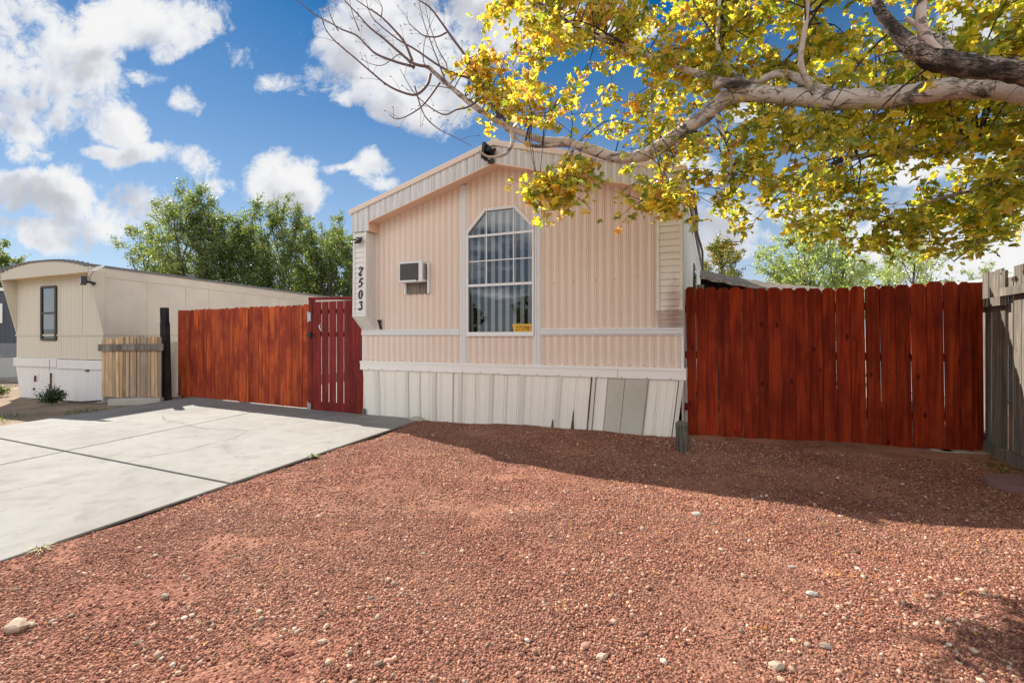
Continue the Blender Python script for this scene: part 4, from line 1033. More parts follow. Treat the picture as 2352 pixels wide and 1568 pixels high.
# lump of concrete at the corner of the driveway
def rock(name, loc, sx, sy, sz, mat, label, cat='stone', seed=1, rz=0.0, group=None):
    r = np.random.default_rng(seed); bm_v = ico_v.copy()
    # one subdivision for a rounder, still irregular shape
    E = {}; V = [tuple(v) for v in bm_v]; Fc = []
    def mid(a, b):
        k = (min(a, b), max(a, b))
        if k not in E: V.append(tuple((np.array(V[a])+np.array(V[b]))/2*1.08)); E[k] = len(V)-1
        return E[k]
    for a, b, c in ico_f:
        x, y, z = mid(a, b), mid(b, c), mid(c, a); Fc += [(a, x, z), (b, y, x), (c, z, y), (x, y, z)]
    m = MB(); m.verts([(v[0]*sx*(1+r.uniform(-.2, .2)), v[1]*sy*(1+r.uniform(-.2, .2)), v[2]*sz*(1+r.uniform(-.2, .2))) for v in V])
    for f in Fc: m.face(f)
    o = m.build(name, mat, bevel=min(sx, sy, sz)*.06); o.location = (loc[0], loc[1], loc[2]+sz*.55); o.rotation_euler = (0, 0, rz); return props(o, label, cat, group)
rock('concrete_lump', G(955, 968), .11, .07, .05, M['curbm'], 'rough concrete lump at the driveway corner against the skirting', 'stone', 3)
RK = {'tan': plain('tan_rock', (.45, .34, .25), .85, .2, 30), 'grey': plain('grey_rock', (.27, .21, .165), .85, .2, 30), 'pink': plain('pink_rock', (.46, .25, .18), .85, .2, 30), 'white': plain('white_rock', (.46, .42, .36), .8, .15, 30), 'red': plain('red_rock', (.33, .12, .085), .85, .2, 30)}
for px, py, s, c, lab in ((38,1446,.050,'tan','flat tan rock in the sandy lower left'),(70,1438,.022,'tan','small tan rock right of the flat rock, lower left'),(379,1374,.022,'grey','dark grey rounded rock in the left gravel'),
    (662,1510,.021,'red','reddish block of rock low in the left gravel'),(852,1372,.015,'grey','small dark grey pebble left of the photo centre'),(741,1481,.017,'tan','rounded beige pebble, lower centre left'),
    (892,1521,.018,'pink','smooth pink-beige pebble near the bottom, left of centre'),(1346,1482,.022,'pink','long pinkish rock in the pebble cluster, bottom centre'),(1382,1508,.022,'tan','tan river stone at the bottom of the centre cluster'),
    (1783,1535,.027,'tan','long olive-tan stone near the bottom edge'),(1898,1487,.022,'grey','blue-grey oval stone in the lower right'),(1600,1183,.032,'white','pale flat yellowish stone alone in mid gravel'),
    (1866,1368,.024,'white','angular cream stone standing above the right pebbles'),(2250,1422,.020,'pink','pink stone by the lower right dark shade'),(1818,1305,.016,'white','round white pebble right of centre')):
    p = G(px, py); rock('stone', (p.x, p.y, gh(p.x, p.y) if p.x > edge_x(p.y) else 0), s*1.2, s*.8, s*.55, RK[c], lab, 'stone', int(px), random.uniform(-.8, .8))
# dropped leaves
maple = []
ang = [90, 118, 128, 150, 168, 196, 232, 308, 344, 372, 390, 412, 422]
rad = [1.0, .52, .50, .92, .42, .72, .30, .30, .72, .42, .92, .50, .52]
MV = [(0, -.12, .03)]+[(r_*.5*math.cos(R(a)), r_*.5*math.sin(R(a)), .035*math.cos(3*R(a))-.05*r_*r_) for a, r_ in zip(ang, rad)]
MF = [(0, i, i % 13+1) for i in range(1, 14)]
n = 7500; x, y = scatter(n, 1.3, 6.9); k = len(x); k2 = RNG.uniform(0, 1, k) < np.clip(.35+.25*x, .15, 1); x, y = x[k2], y[k2]; k = len(x)
fc = np.array([(.75,.42,.05),(.80,.55,.18),(.62,.26,.04),(.78,.66,.36),(.35,.38,.05)])[RNG.choice(5, k, p=[.35, .25, .15, .2, .05])]
s = RNG.uniform(.009, .030, k)
o = bulk('fallen_leaves', MV, MF, np.stack([x, y, [gh(a, b)+.014 for a, b in zip(x, y)]], 1), rotmats(k, .5), np.stack([s, s*.7, s*2], 1), M['leaf'], fc)
props(o, 'small yellow fallen leaves and bits on the gravel', 'leaves', kind='stuff')
n = 260; t_ = RNG.uniform(0, 1, n); q = np.array([GF.pt(a*1.2-.1, -RNG.uniform(.02, .35), 0)[:] for a in t_]); s = RNG.uniform(.03, .07, n); q[:, 2] = RNG.uniform(.0, .03, n)
o = bulk('leaf_litter', MV, MF, q, rotmats(n, .6), np.stack([s, s, s*2], 1), M['leaf'], np.array([(.45,.30,.10),(.30,.20,.10),(.40,.40,.12)])[RNG.choice(3, n)])
props(o, 'dry leaf litter gathered at the foot of the grey fence', 'leaves', kind='stuff')

# ================================================================== neighbour trailer
nh = empty('mobile_home', NF.o, NF.ang, 'cream trailer with arched roof front, narrow dark window and white skirting', 'mobile home')
NL = NF.len; SD = Vector((.221, .975, 0)).normalized()
def nloc(P):  # world -> trailer local
    d = Vector(P)-NF.o; return Vector((d.dot(NF.u), d.dot(NF.n), d.z))
def nf(px, py, d=0): return NF.at(px, py, d)
sdl = Vector((SD.dot(NF.u), SD.dot(NF.n), 0)); NLEN = 13
zbel = nf(235, 769)[1]; zra1, zra0 = nf(235, 823)[1], nf(235, 841)[1]
zra1, zra0 = (nf(42, 820)[1]+nf(238, 828)[1])/2, (nf(42, 838)[1]+nf(238, 849)[1])/2
EZ = 2.62; YO = -.26
def arch(t_): return EZ+.01+.155*(1-abs(2*t_-1)**2.3)
pr2 = [(0, 0, 0), (.15, .004, 1), (.85, .004, 1), (1, 0, 0)]
m = MB()
ribbed(m, 0, NL, zbel, 2.50, 0, .085, pr2); ribbed(m, 0, NL, zra1, zbel, 0, .085, pr2)
m.build('wall', M['cream'], nh)
m = MB(); m.box(-.02, NL+.02, -.02, .0, zbel-.02, zbel+.015)
for px in (140, 189): u = nf(px, 700)[0]; m.box(u-.004, u+.004, -.006, -.004, zbel+.02, 2.48)
for px in (92, 141, 200): u = nf(px, 800)[0]; m.box(u-.004, u+.004, -.006, -.004, zra1+.02, zbel-.03)
m.build('belt_rail', M['cream'], nh)
m = MB(); m.box(-.03, NL*.51, -.05, .0, zra0, zra1); m.box(NL*.515, NL+.03, -.046, .0, zra0-.02, zra1-.01); m.build('base_rail', M['old_skirt'], nh, .006)
m = MB(); us = []; prk = [(0, 0, 0), (.06, .012, 1), (.12, 0, .4), (.48, 0, .5), (.52, .008, 1), (.56, 0, .5), (.95, 0, .4)]
k = 0; i = 0; pts = []
while k*.19 < NL:
    for f_, d, r_ in prk: pts.append(((k+f_)*.19, d, r_))
    k += 1
pts = [p for p in pts if p[0] < NL]+[(NL, 0, .3)]; i = len(m.v)
for u, d, r_ in pts:
    m.a = r_; b = .14*(1-u/NL)+.0; m.verts([(u, -.01-d, zra0+.01), (u+b, -.01-d+random.uniform(-.01, .01), -.04)])
for k in range(len(pts)-1): m.face((i+2*k, i+2*k+1, i+2*k+3, i+2*k+2))
m.build('skirting', M['old_skirt'], nh)
for px, py0, py1, w_ in ((121, 826, 852, .003), (122, 856, 892, .003), (86, 862, 876, .005), (205, 849, 853, .04), (83, 890, 895, .007)):
    m = MB(); u, z1 = nf(px, py0); z0 = nf(px, py1)[1]; m.prism([(u-w_, z0), (u+w_*.4, z0+.01), (u+w_, z1-.01), (u-w_*.5, z1)], -.056, -.051 if py0 < 840 else -.02); m.build('crack', M['rot'], nh)
def nside(m, z0, z1, off=0.0, mat=0, t0=0.0, t1=NLEN):
    a = Vector((NL, 0, 0))+sdl*t0+Vector((off, 0, 0)); b = Vector((NL, 0, 0))+sdl*t1+Vector((off, 0, 0))
    m.quad((a.x, a.y, z0), (b.x, b.y, z0), (b.x, b.y, z1), (a.x, a.y, z1))
t = NT('cream_side'); bb = t.noise(.55, 6, .6, t.map((1, 1, 1.6))); c = t.mix(t.ramp(bb, [(.36, 0.0), (.58, .7)]), (.62, .555, .465), (.46, .385, .34))
c = t.mix(t.ramp(t.noise(2.5, 5, .7, t.map((1, 1, .3))), [(.58, 0.0), (.8, .35)]), c, (.42, .27, .2)); c = t.mix(t.ramp(t.noise(.8, 4), [(.3, .4), (.5, 0.0)]), c, (.70, .65, .57))
M['cream_side'] = t.done(t.bsdf(c, .55, t.bump(t.noise(4, 3), .3, .01), .3))
m = MB(); nside(m, zra0, EZ); 
e0 = Vector((0, 0, 0)); e1 = e0+sdl*NLEN; m.quad((e0.x, e0.y, zra0), (e1.x, e1.y, zra0), (e1.x, e1.y, EZ), (e0.x, e0.y, EZ))
a = Vector((NL, 0, 0))+sdl*NLEN; m.quad((a.x, a.y, -.1), (e1.x, e1.y, -.1), (e1.x, e1.y, EZ), (a.x, a.y, EZ))
m.quad((0, .01, zra0), (NL, .01, zra0), (a.x, a.y, zra0), (e1.x, e1.y, zra0))
sdw = m.build('side_wall', M['cream_side'], nh)
m = MB()
SP = Plane(V2(TB), V2(TB+SD*5))
def sbox(t0, t1, z0, z1, th=.008):
    a = Vector((NL, 0, 0))+sdl*t0; b = Vector((NL, 0, 0))+sdl*t1
    vs = [(a.x, a.y, z0), (b.x, b.y, z0), (b.x, b.y, z1), (a.x, a.y, z1)]; m.prism([(0, 0)]*0 or [(0, 0), (1, 0), (1, 1)], 0, 0) if 0 else None
    i = m.verts(vs+[(x+th, y-th*.2, z) for x, y, z in vs])
    for f in ((4,5,6,7), (0,1,5,4), (1,2,6,5), (2,3,7,6), (3,0,4,7)): m.face([i+q for q in f])
def st_(px): return SP.u_at(px)
sbox(0, NLEN, zbel-.012, zbel+.012); sbox(0, NLEN, EZ-.20, EZ-.185)
for px in (337, 426, 479, 560, 640): t0 = st_(px); sbox(t0, t0+.012, zbel+.02, EZ-.21, .004)
m.build('seam_strip', plain('tan_seam', (.56, .47, .34), .6), nh)
m = MB(); nside(m, -.05, zra0, -.03); m.build('side_skirting', M['old_skirt'], nh)
# arched fascia, soffit, roof
m = MB(); N_ = 20; top = [(-.03+(NL+.06)*k/N_, arch(k/N_)) for k in range(N_+1)]
m.prism([(-.03, 2.45), (NL+.03, 2.50)]+top[::-1], YO, YO+.03); m.build('fascia', M['cream'], nh)
m = MB(); m.quad((-.02, YO+.02, 2.47), (NL+.02, YO+.02, 2.51), (NL+.02, .02, 2.51), (-.02, .02, 2.47)); m.build('soffit', plain('yellow_cream_paint', (.74, .58, .34), .5, .08), nh)
def fin2(u):
    m = MB(); P = [(0.0, zbel), (YO, 2.47), (YO, EZ), (.02, EZ), (.02, zbel)]
    a = [(u-.012, y, z) for y, z in P]; b = [(u+.012, y, z) for y, z in P]; i = m.verts(a+b); n_ = 5
    m.face([i+k for k in range(n_)]); m.face([i+n_+k for k in reversed(range(n_))])
    for k in range(n_): j = (k+1) % n_; m.face((i+k, i+n_+k, i+n_+j, i+j))
    m.build('side_fin', M['cream'], nh)
fin2(0); fin2(NL)
m = MB()
a0_ = Vector((0, YO-.02, 0)); i = len(m.v); back = sdl*(NLEN+.1)
for k in range(N_+1): x, z = top[k][0]*1.0, top[k][1]+.004; m.verts([(x, YO-.02, z), (x+back.x, back.y, z)])
for k in range(N_): m.face((i+2*k, i+2*k+2, i+2*k+3, i+2*k+1))
for k in range(N_):
    (x0, z0), (x1, z1) = top[k], top[k+1]; m.box(min(x0, x1)-.001, max(x0, x1)+.001, YO-.022, YO-.002, min(z0, z1)-.016, max(z0, z1)+.012)
aa = Vector((NL+.03, YO-.01, 0)); bb_ = aa+sdl*(NLEN+.2)
i = m.verts([(aa.x, aa.y, EZ-.005), (bb_.x, bb_.y, EZ-.005), (bb_.x, bb_.y, EZ+.035), (aa.x, aa.y, EZ+.035), (aa.x+.03, aa.y, EZ-.005), (bb_.x+.03, bb_.y, EZ-.005), (bb_.x+.03, bb_.y, EZ+.035), (aa.x+.03, aa.y, EZ+.035)])
for f in ((4,5,6,7), (0,1,5,4), (3,7,6,2), (0,4,7,3)): m.face([i+q for q in f])
m.build('roof', M['roofdark'], nh)
for px, py in ((457, 640),):
    t0 = st_(px); c_ = Vector((NL, 0, 0))+sdl*t0; m = MB(); m.tube([(c_.x-.25, c_.y, EZ), (c_.x-.25, c_.y, EZ+.14)], .07, 10); m.build('roof_vent', M['roofdark'], nh)
# its window
nw = empty('window', (0, 0, 0)); nw.parent = nh; nw['label'] = 'narrow dark-framed sash window'
a, b = nf(98, 0)[0], nf(131, 0)[0]; z0, z1 = nf(115, 780)[1], nf(115, 659)[1]; zm = nf(115, 719)[1]
m = MB()
for (p, q, r_, s_) in ((a-.02, a+.03, z0, z1), (b-.03, b+.02, z0, z1), (a, b, z0-.02, z0+.03), (a, b, z1-.03, z1+.02)): m.box(p, q, -.035, -.006, r_, s_)
m.box(a+.02, b-.02, -.032, -.008, zm-.018, zm+.018); m.build('frame', M['bronze'], nw)
m = MB(); m.quad((a+.03, -.016, z0+.03), (b-.03, -.016, z0+.03), (b-.03, -.016, z1-.03), (a+.03, -.016, z1-.03)); m.build('glass_pane', M['glass'], nw)
m = MB()
k = z0+.22
while k < z1-.03: m.quad((a+.04, -.010, k), (b-.04, -.010, k), (b-.04, -.007, k+.028), (a+.04, -.007, k+.028)); k += .034
m.build('mini_blinds', M['blind'], nw)
m = MB(); m.quad((a+.03, -.0058, z0+.03), (b-.03, -.0058, z0+.03), (b-.03, -.0058, z1-.03), (a+.03, -.0058, z1-.03)); m.build('window_recess', M['dark'], nw)
# its flood light with separate solar panel
u, z = nf(228, 616, .28); fo = empty('flood_light', NF.pt(NL+.02, -.24, 0), NF.ang, 'black flood light with white-framed solar panel on the cream trailer corner', 'flood light')
m = MB(); Mx = Matrix.Translation((.27, -.04, 2.545)) @ Matrix.Rotation(R(38), 4, 'X') @ Matrix.Rotation(R(-4), 4, 'Y')
m.box(-.12, .12, -.08, .08, -.008, .008, Mx); sp = m.build('solar_panel', M['white_pl'], fo, .002); m = MB(); m.box(-.10, .10, -.06, .06, .009, .011, Mx); m.build('solar_cell', M['grille'], sp)
m = MB(); m.tube([(.06, .05, 2.26), (.04, .02, 2.29), (-.02, -.04, 2.31)], [.035, .025, .02], 8); m.build('bracket', M['black'], fo)
m = MB(); Mx = Matrix.Translation((-.07, -.08, 2.33)) @ Matrix.Rotation(R(-22), 4, 'Z') @ Matrix.Rotation(R(-12), 4, 'Y'); m.box(-.09, .07, -.03, .06, -.07, .07, Mx); lh = m.build('lamp_head', M['black'], fo, .012)
m = MB(); m.box(-.06, -.01, -.034, -.0305, -.05, .05, Mx); m.build('lens', M['white_pl'], lh)
m = MB(); m.tube([tuple(p) for p in spline([(.02, .0, 2.30), (.05, -.03, 2.38), (.10, -.03, 2.44), (.20, -.03, 2.53)], 5)], .004, 5); m.build('cable', M['black'], fo)
# number column on its left fin
m = MB()
for k, ch in enumerate('2505'): pass
# far slate trailer and chain link
SL = Plane(V2(W(-330, 800, 14.5)), V2(W(60, 800, 15.6)))
sl_ = empty('mobile_home', SL.o, SL.ang, 'slate-blue trailer with pale skirting behind the chain-link fence, far left', 'mobile home')
Ls = SL.len+1; zt_s = 1.25+(774-668)/F*15.4; zb_s = 1.25-(822-774)/F*15.4
m = MB(); ribbed(m, 0, Ls, zb_s, zt_s, 0, .22, [(0, 0, 0), (.1, .02, .5), (.5, .02, .5), (.6, 0, .5)]); m.box(0, Ls, .03, 4, zb_s, zt_s-.01); m.build('wall', M['slate'], sl_)
m = MB(); m.box(-.1, Ls+.05, -.08, 4.1, zt_s, zt_s+.10); m.build('roof', M['white_pl'], sl_)
m = MB(); m.box(0, Ls, -.02, 0, -.05, zb_s-.005); m.build('skirting', M['pale_grey'], sl_)
a = SL.at(-22, 705)[0]; b = SL.at(8, 705)[0]; z1, z0 = SL.at(0, 697)[1], SL.at(0, 742)[1]; zm = SL.at(0, 722)[1]
m = MB(); m.box(a, b, -.06, -.03, z0, z0+.06); m.box(a, b, -.06, -.03, z1-.06, z1); m.box(a, a+.07, -.0595, -.03, z0+.061, z1-.061); m.box(b-.07, b, -.0595, -.03, z0+.061, z1-.061); m.box(a+.071, b-.071, -.055, -.03, zm-.03, zm+.03); wo = m.build('window', M['white_pl'], sl_)
m = MB(); m.box(a+.05, b-.05, -.04, -.022, z0+.03, z1-.03); m.build('pane', plain('brown_curtain', (.12, .07, .055), .3), wo)
# chain link
CP = Plane(V2(W(-300, 880, 12.8)), V2(W(75, 880, 13.3)))
cf = empty('chain_link_fence', CP.o, CP.ang, 'galvanised chain-link fence in front of the slate trailer', 'fence')
CH_ = 1.25+(774-792)/F*13; CH_ = 1.08; m = MB(); stp = .075; n = int(CP.len/stp)
for k in range(-14, n+14):
    for sgn in (1, -1):
        u0, u1 = k*stp, k*stp+sgn*CH_; z0_, z1_ = .0, CH_
        if u0 < 0: tt = (0-u0)/(u1-u0) if u1 != u0 else 2; 
        cl = lambda u: min(max(u, 0), CP.len)
        ta, tb = sorted(((cl(u0)-u0)/(u1-u0), (cl(u1)-u0)/(u1-u0)))
        ta, tb = max(0, ta), min(1, tb)
        if tb-ta < .01: continue
        P, Q = Vector((u0+(u1-u0)*ta, 0, CH_*ta)), Vector((u0+(u1-u0)*tb, 0, CH_*tb)); m.tube([P, Q], .0048, 3, caps=False)
m.build('mesh', M['steel'], cf)
for k in range(4): m = MB(); u = .1+k*(CP.len-.2)/3; m.tube([(u, .01, -.1), (u, .01, CH_+.06)], .025, 8); m.build('post', M['steel'], cf)
# small blue building past the grey fence
bb2 = empty('shed', W(2400, 770, 9.5)*1, 0, 'pale blue outbuilding glimpsed through the gap in the grey fence', 'shed'); bb2.location.z = 0
m = MB(); m.box(-1.4, 2.4, 0, 2.6, -.02, 2.3); m.build('wall', M['bluewall'], bb2)
m = MB(); m.prism([(-1.6, 2.3), (2.6, 2.3), (.5, 2.62)], -.15, 2.8); m.build('roof', M['pale_grey'], bb2)
m = MB(); m.box(-1.3, -.6, -.03, -.002, 1.1, 1.9); m.build('window', M['bronze'], bb2)
# lean-to shed with mossy roof behind the red fence
A, B, C_, D = W(1607, 633, 8.1), W(1900, 672, 9.0), W(1609, 621, 9.4), W(1893, 660, 10.3)
sh = empty('shed', (A.x, A.y, 0), 0, 'open lean-to with mossy sagging roof behind the red fence', 'shed'); o0 = Vector((A.x, A.y, 0))
m = MB(); NU, NV = 24, 6; i = len(m.v)
for s_ in (0, -.05):
    for a_ in range(NU+1):
        for b_ in range(NV+1):
            p = A.lerp(B, a_/NU).lerp(C_.lerp(D, a_/NU), b_/NV)-o0; sag = -.05*math.sin(a_/NU*math.pi)+.012*math.sin(a_*1.9+b_*2.3)
            m.verts([(p.x, p.y, p.z+sag+s_)])
W_ = NV+1; K = (NU+1)*W_
for a_ in range(NU):
    for b_ in range(NV):
        q = i+a_*W_+b_; m.face((q, q+W_, q+W_+1, q+1)); q += K; m.face((q, q+1, q+W_+1, q+W_))
for a_ in range(NU): q = i+a_*W_; m.face((q, q+K, q+W_+K, q+W_)); q = i+a_*W_+NV; m.face((q, q+W_, q+W_+K, q+K))
for b_ in range(NV): q = i+b_; m.face((q, q+1, q+1+K, q+K)); q = i+NU*W_+b_; m.face((q, q+K, q+K+1, q+1))
m.build('roof', M['shingle'], sh)
for tt in (.03, .34, .67, .98): p = A.lerp(B, tt)-o0; m = MB(); m.box(p.x-.045, p.x+.045, p.y+.1, p.y+.19, -.05, p.z-.13); m.build('post', M['grey_wood'], sh)
m = MB(); p, q = C_-o0, D-o0; m.quad((p.x, p.y, 0), (q.x, q.y, 0), (q.x, q.y, q.z-.15), (p.x, p.y, p.z-.15)); m.build('back_wall', M['tie'], sh)

# ================================================================== plants and trees
def curve3(a, b, sag=0.0, bend=0.0, n=6, rng=random):
    a, b = Vector(a), Vector(b); d = b-a; s = d.cross(Vector((0, 0, 1))); s = s.normalized() if s.length > 1e-4 else Vector((1, 0, 0)); bb = rng.uniform(-bend, bend)*d.length
    return [a+d*t_+Vector((0, 0, sag*math.sin(math.pi*t_)*d.length))+s*bb*math.sin(math.pi*t_) for t_ in [k/n for k in range(n+1)]]
def bg_tree(name, loc, H, rx, ry, seed, colors, label, nbr=46, leaves=46, ls=.085, low=.22, stems=3, group=None, dens=1.0, upright=1.0, trans=M['leaf_green'], bark=M['bark_dark']):
    rg = random.Random(seed); nr = np.random.default_rng(seed)
    root = empty(name, loc, rg.uniform(0, 6), label, 'tree', group)
    m = MB(); LP = []; LD = []
    sts = []
    for k in range(stems):
        a = 6.28*k/stems+rg.uniform(-.4, .4); r_ = rg.uniform(.18, .35)*rx
        top = Vector((math.cos(a)*r_, math.sin(a)*r_, H*rg.uniform(.62, .8)))
        P = curve3((math.cos(a)*.06, math.sin(a)*.06, -.1), top, 0, .06, 8, rg); sts.append(P)
        r0 = H*.012; m.tube(P, [r0*(1-.8*q/8) for q in range(9)], 7, wob=.08, rng=rg)
    for b in range(nbr):
        # lumpy crown: ellipsoid shell and inside, broken by lobes
        while True:
            v = Vector((rg.gauss(0, 1), rg.gauss(0, 1), rg.gauss(0, 1))).normalized()*(rg.uniform(.25, 1)**.5)
            z = low*H+(v.z*.5+.5)*(1-low)*H; wdt = 1.0 if v.z < .2 else 1-.25*(v.z-.2)
            lob = .80+.22*math.sin(3*math.atan2(v.y, v.x)+seed)+.12*math.sin(5*v.z*2+seed*2)
            if z > low*H: break
        tip = Vector((v.x*rx*wdt*lob, v.y*ry*wdt*lob, z))
        st = rg.choice(sts); q = max(1, min(7, int(8*max(.1, (z/H-.28))/.7))); base = st[q]
        P = curve3(base, tip, .06*upright, .12, 6, rg); L = (tip-base).length
        m.tube(P, [max(.006, H*.0030*(1-.85*k/6)) for k in range(7)], 5, rng=rg)
        for s_ in range(9):
            t_ = rg.uniform(.35, 1.0); k = min(5, int(t_*6)); p0 = P[k].lerp(P[k+1], t_*6-k)
            d = Vector((rg.gauss(0, 1), rg.gauss(0, 1), rg.gauss(.55*upright, .7))).normalized()*rg.uniform(.25, .62)*(H/8)
            p1 = p0+d
            m.tube([p0, p0+d*.55+Vector((0, 0, .02)), p1], [.008, .006, .003], 3, caps=False, rng=rg)
            nl = int(leaves/9*dens*rg.uniform(.6, 1.4)*7.5)
            tt = nr.uniform(.15, 1.1, nl)[:, None]; pp_ = np.array(p0)[None]+np.array(d)[None]*tt+nr.normal(0, .085*H/8, (nl, 3))
            LP.append(pp_)
    m.build('trunk', bark, root)
    P = np.concatenate(LP); n = len(P); s = ls*nr.uniform(.6, 1.25, n)
    c = np.array(colors)[nr.choice(len(colors), n)]*nr.uniform(.75, 1.25, (n, 1))
    tv = [(0, -.5, 0), (.26, -.05, .06), (0, .55, 0), (-.26, -.05, .06)]; tf = [(0, 1, 2), (0, 2, 3)]
    bulk('crown', tv, tf, P, rotmats(n, None, nr), np.stack([s, s, s], 1), trans, c, root)
    return root
GR = [(.11,.175,.05),(.15,.225,.06),(.21,.275,.08),(.075,.13,.04),(.27,.31,.10)]
PALE = [(.32,.44,.16),(.40,.52,.20),(.24,.34,.11),(.48,.56,.27)]
YG = [(.20,.20,.03),(.30,.24,.03),(.13,.17,.03),(.34,.22,.04)]
def tloc(px, Y): p = W(px, 700, Y); return (p.x, p.y, 0)
def tH(py, Y): return 1.25+(774-py)/F*Y
bg_tree('elm_tree', tloc(450, 21), tH(412, 21), 4.1, 3.0, 3, GR, 'broad green elm, tallest, behind the cream trailer', 74, 62, .10, .18, 4, 'trees behind the cream trailer')
bg_tree('elm_tree', tloc(655, 22), tH(446, 22), 3.3, 2.8, 8, GR, 'green elm in the middle between the tallest elm and the house', 60, 60, .10, .16, 3, 'trees behind the cream trailer')
bg_tree('elm_tree', tloc(775, 22), tH(474, 22), 2.8, 2.4, 12, GR, 'green elm directly beside the left end of the pink house', 60, 64, .10, .14, 3, 'trees behind the cream trailer')
bg_tree('elm_tree', tloc(560, 25), tH(480, 25), 3.6, 2.2, 19, GR, 'lower green elm filling in behind the two elms left of the house', 46, 60, .11, .1, 3, 'trees behind the cream trailer')
bg_tree('elm_tree', tloc(725, 24), tH(466, 24), 3.2, 2.4, 61, GR, 'green elm whose top shows between the middle elm and the one beside the pink house', 56, 60, .11, .1, 3, 'trees behind the cream trailer')
bg_tree('elm_tree', tloc(545, 22), tH(440, 22), 2.6, 2.2, 71, GR, 'green elm closing the gap behind the tallest elm', 50, 60, .10, .12, 3, 'trees behind the cream trailer')
bg_tree('elm_tree', tloc(360, 23), tH(478, 23), 2.6, 2.2, 67, GR, 'leftmost lower green elm spreading above the cream trailer roof', 46, 56, .10, .16, 3, 'trees behind the cream trailer')
bg_tree('elm_tree', tloc(-30, 20), tH(530, 20), 2.5, 2.4, 23, GR, 'green elm at the far left edge above the slate trailer', 50, 60, .10, .2, 3)
bg_tree('pear_tree', tloc(1640, 16), tH(515, 16), 1.25, 1.2, 31, YG+GR[:2], 'small yellow-green tree right beside the pink house', 40, 50, .085, .3, 2)
bg_tree('ash_tree', tloc(1880, 17), tH(462, 17), 3.5, 2.6, 37, PALE, 'large pale green airy tree above the red fence', 74, 44, .10, .16, 4, None, .85)
bg_tree('ash_tree', tloc(2070, 21), tH(505, 21), 3.2, 2.4, 41, PALE, 'pale green tree behind the middle of the right red fence', 42, 44, .10, .25, 3, None, .8)
bg_tree('ash_tree', tloc(2250, 19), tH(588, 19), 2.0, 1.8, 44, PALE, 'sparse pale tree behind the right end of the red fence', 30, 26, .09, .3, 3, None, .6)
bg_tree('ash_tree', tloc(2390, 15), tH(570, 15), 1.3, 1.3, 47, PALE, 'pale tree above the grey fence at the right edge', 34, 44, .085, .3, 3)
# trees across the street behind the camera, seen mirrored in the window
bg_tree('elm_tree', (-14.6, -9.6, 0), 4.6, 2.2, 2.0, 53, GR, 'green street tree across the road, mirrored in the house window', 50, 60, .12, .05, 3)
bg_tree('elm_tree', (-19.5, -8.2, 0), 4.4, 1.3, 1.3, 57, GR, 'smaller street tree across the road, left in the window reflection', 40, 60, .16, .15, 3)
# rose bush by the trailer
def bush(name, loc, r, h, n, cols, label, cat, seed, flowers=0, ls=.03):
    nr = np.random.default_rng(seed); rg = random.Random(seed); root = empty(name, loc, 0, label, cat)
    m = MB(); LP = []
    for k in range(16):
        a = rg.uniform(0, 6.28); rr = r*rg.uniform(.2, 1); tip = Vector((math.cos(a)*rr, math.sin(a)*rr*.7, h*rg.uniform(.4, 1)*(1.1-.5*rr/r)))
        P = curve3((0, 0, -.02), tip, .12, .15, 5, rg); m.tube(P, [.008-.001*q for q in range(6)], 5, rng=rg)
        for q in range(2, 6): LP.append(np.array(P[q])[None]+nr.normal(0, .045, (n//60, 3)))
    m.build('stem', M['bark_dark'], root); P = np.concatenate(LP); P[:, 2] = np.abs(P[:, 2]); k = len(P); s = ls*nr.uniform(.7, 1.4, k)
    bulk('foliage', [(0, -.5, 0), (.35, 0, .08), (0, .6, 0), (-.35, 0, .08)], [(0, 1, 2), (0, 2, 3)], P, rotmats(k, None, nr), np.stack([s, s, s], 1), M['leaf_green'], np.array(cols)[nr.choice(len(cols), k)]*nr.uniform(.7, 1.3, (k, 1)), root)
    if flowers:
        for q in range(flowers):
            p = P[nr.integers(k)]; m = MB()
            for j in range(5): a = j*1.256; m.quad((0, 0, 0), (.02*math.cos(a-.5), .02*math.sin(a-.5), .01), (.03*math.cos(a), .03*math.sin(a), .018), (.02*math.cos(a+.5), .02*math.sin(a+.5), .01))
            m.tube([(0, 0, 0), (0, 0, .012)], [.012, .006], 6); o = m.build('flower', plain('pink_petal', (.55, .18, .34), .6), root); o.location = (p[0], p[1]-.03, p[2]+.01)
DG = [(.035,.07,.02),(.05,.10,.025),(.07,.12,.03),(.025,.05,.018)]
bush('rose_bush', G(120, 925), .24, .29, 1500, DG, 'dark green rose bush with a pink flower before the trailer skirting', 'bush', 5, 3)
bush('rose_bush', G(-18, 908), .34, .22, 1300, [(.12,.15,.04),(.08,.12,.03)], 'low pale-leaved bush cut by the left edge', 'bush', 6, 2)
def weed(loc, r, n, cols, label, seed, wd=.006):
    rg = random.Random(seed); m = MB()
    for k in range(n):
        a = rg.uniform(0, 6.28); L = r*rg.uniform(.5, 1); d = Vector((math.cos(a), math.sin(a), 0)); s_ = Vector((-d.y, d.x, 0))*wd; up = rg.uniform(.3, 1.0)
        p0 = Vector((0, 0, 0)); p1 = d*L*.45+Vector((0, 0, L*up*.6)); p2 = d*L+Vector((0, 0, L*up*.55))
        m.quad(p0-s_*.5, p1-s_, p1+s_, p0+s_*.5); i = m.verts([p1-s_, p2, p1+s_]); m.face((i, i+1, i+2))
    o = m.build('weed', plain('weed_blade_%d' % seed, cols, .6, .25, 30)); o.location = loc; return props(o, label, 'weed')
p = G(716, 1053); weed((p.x+.01, p.y, 0), .085, 46, (.22, .28, .09), 'small green weed at the driveway edge', 2, .007)
p = G(82, 1266); weed((p.x+.05, p.y-.02, 0), .09, 40, (.42, .36, .14), 'dry straw-coloured weed at the near driveway edge', 3, .0022)
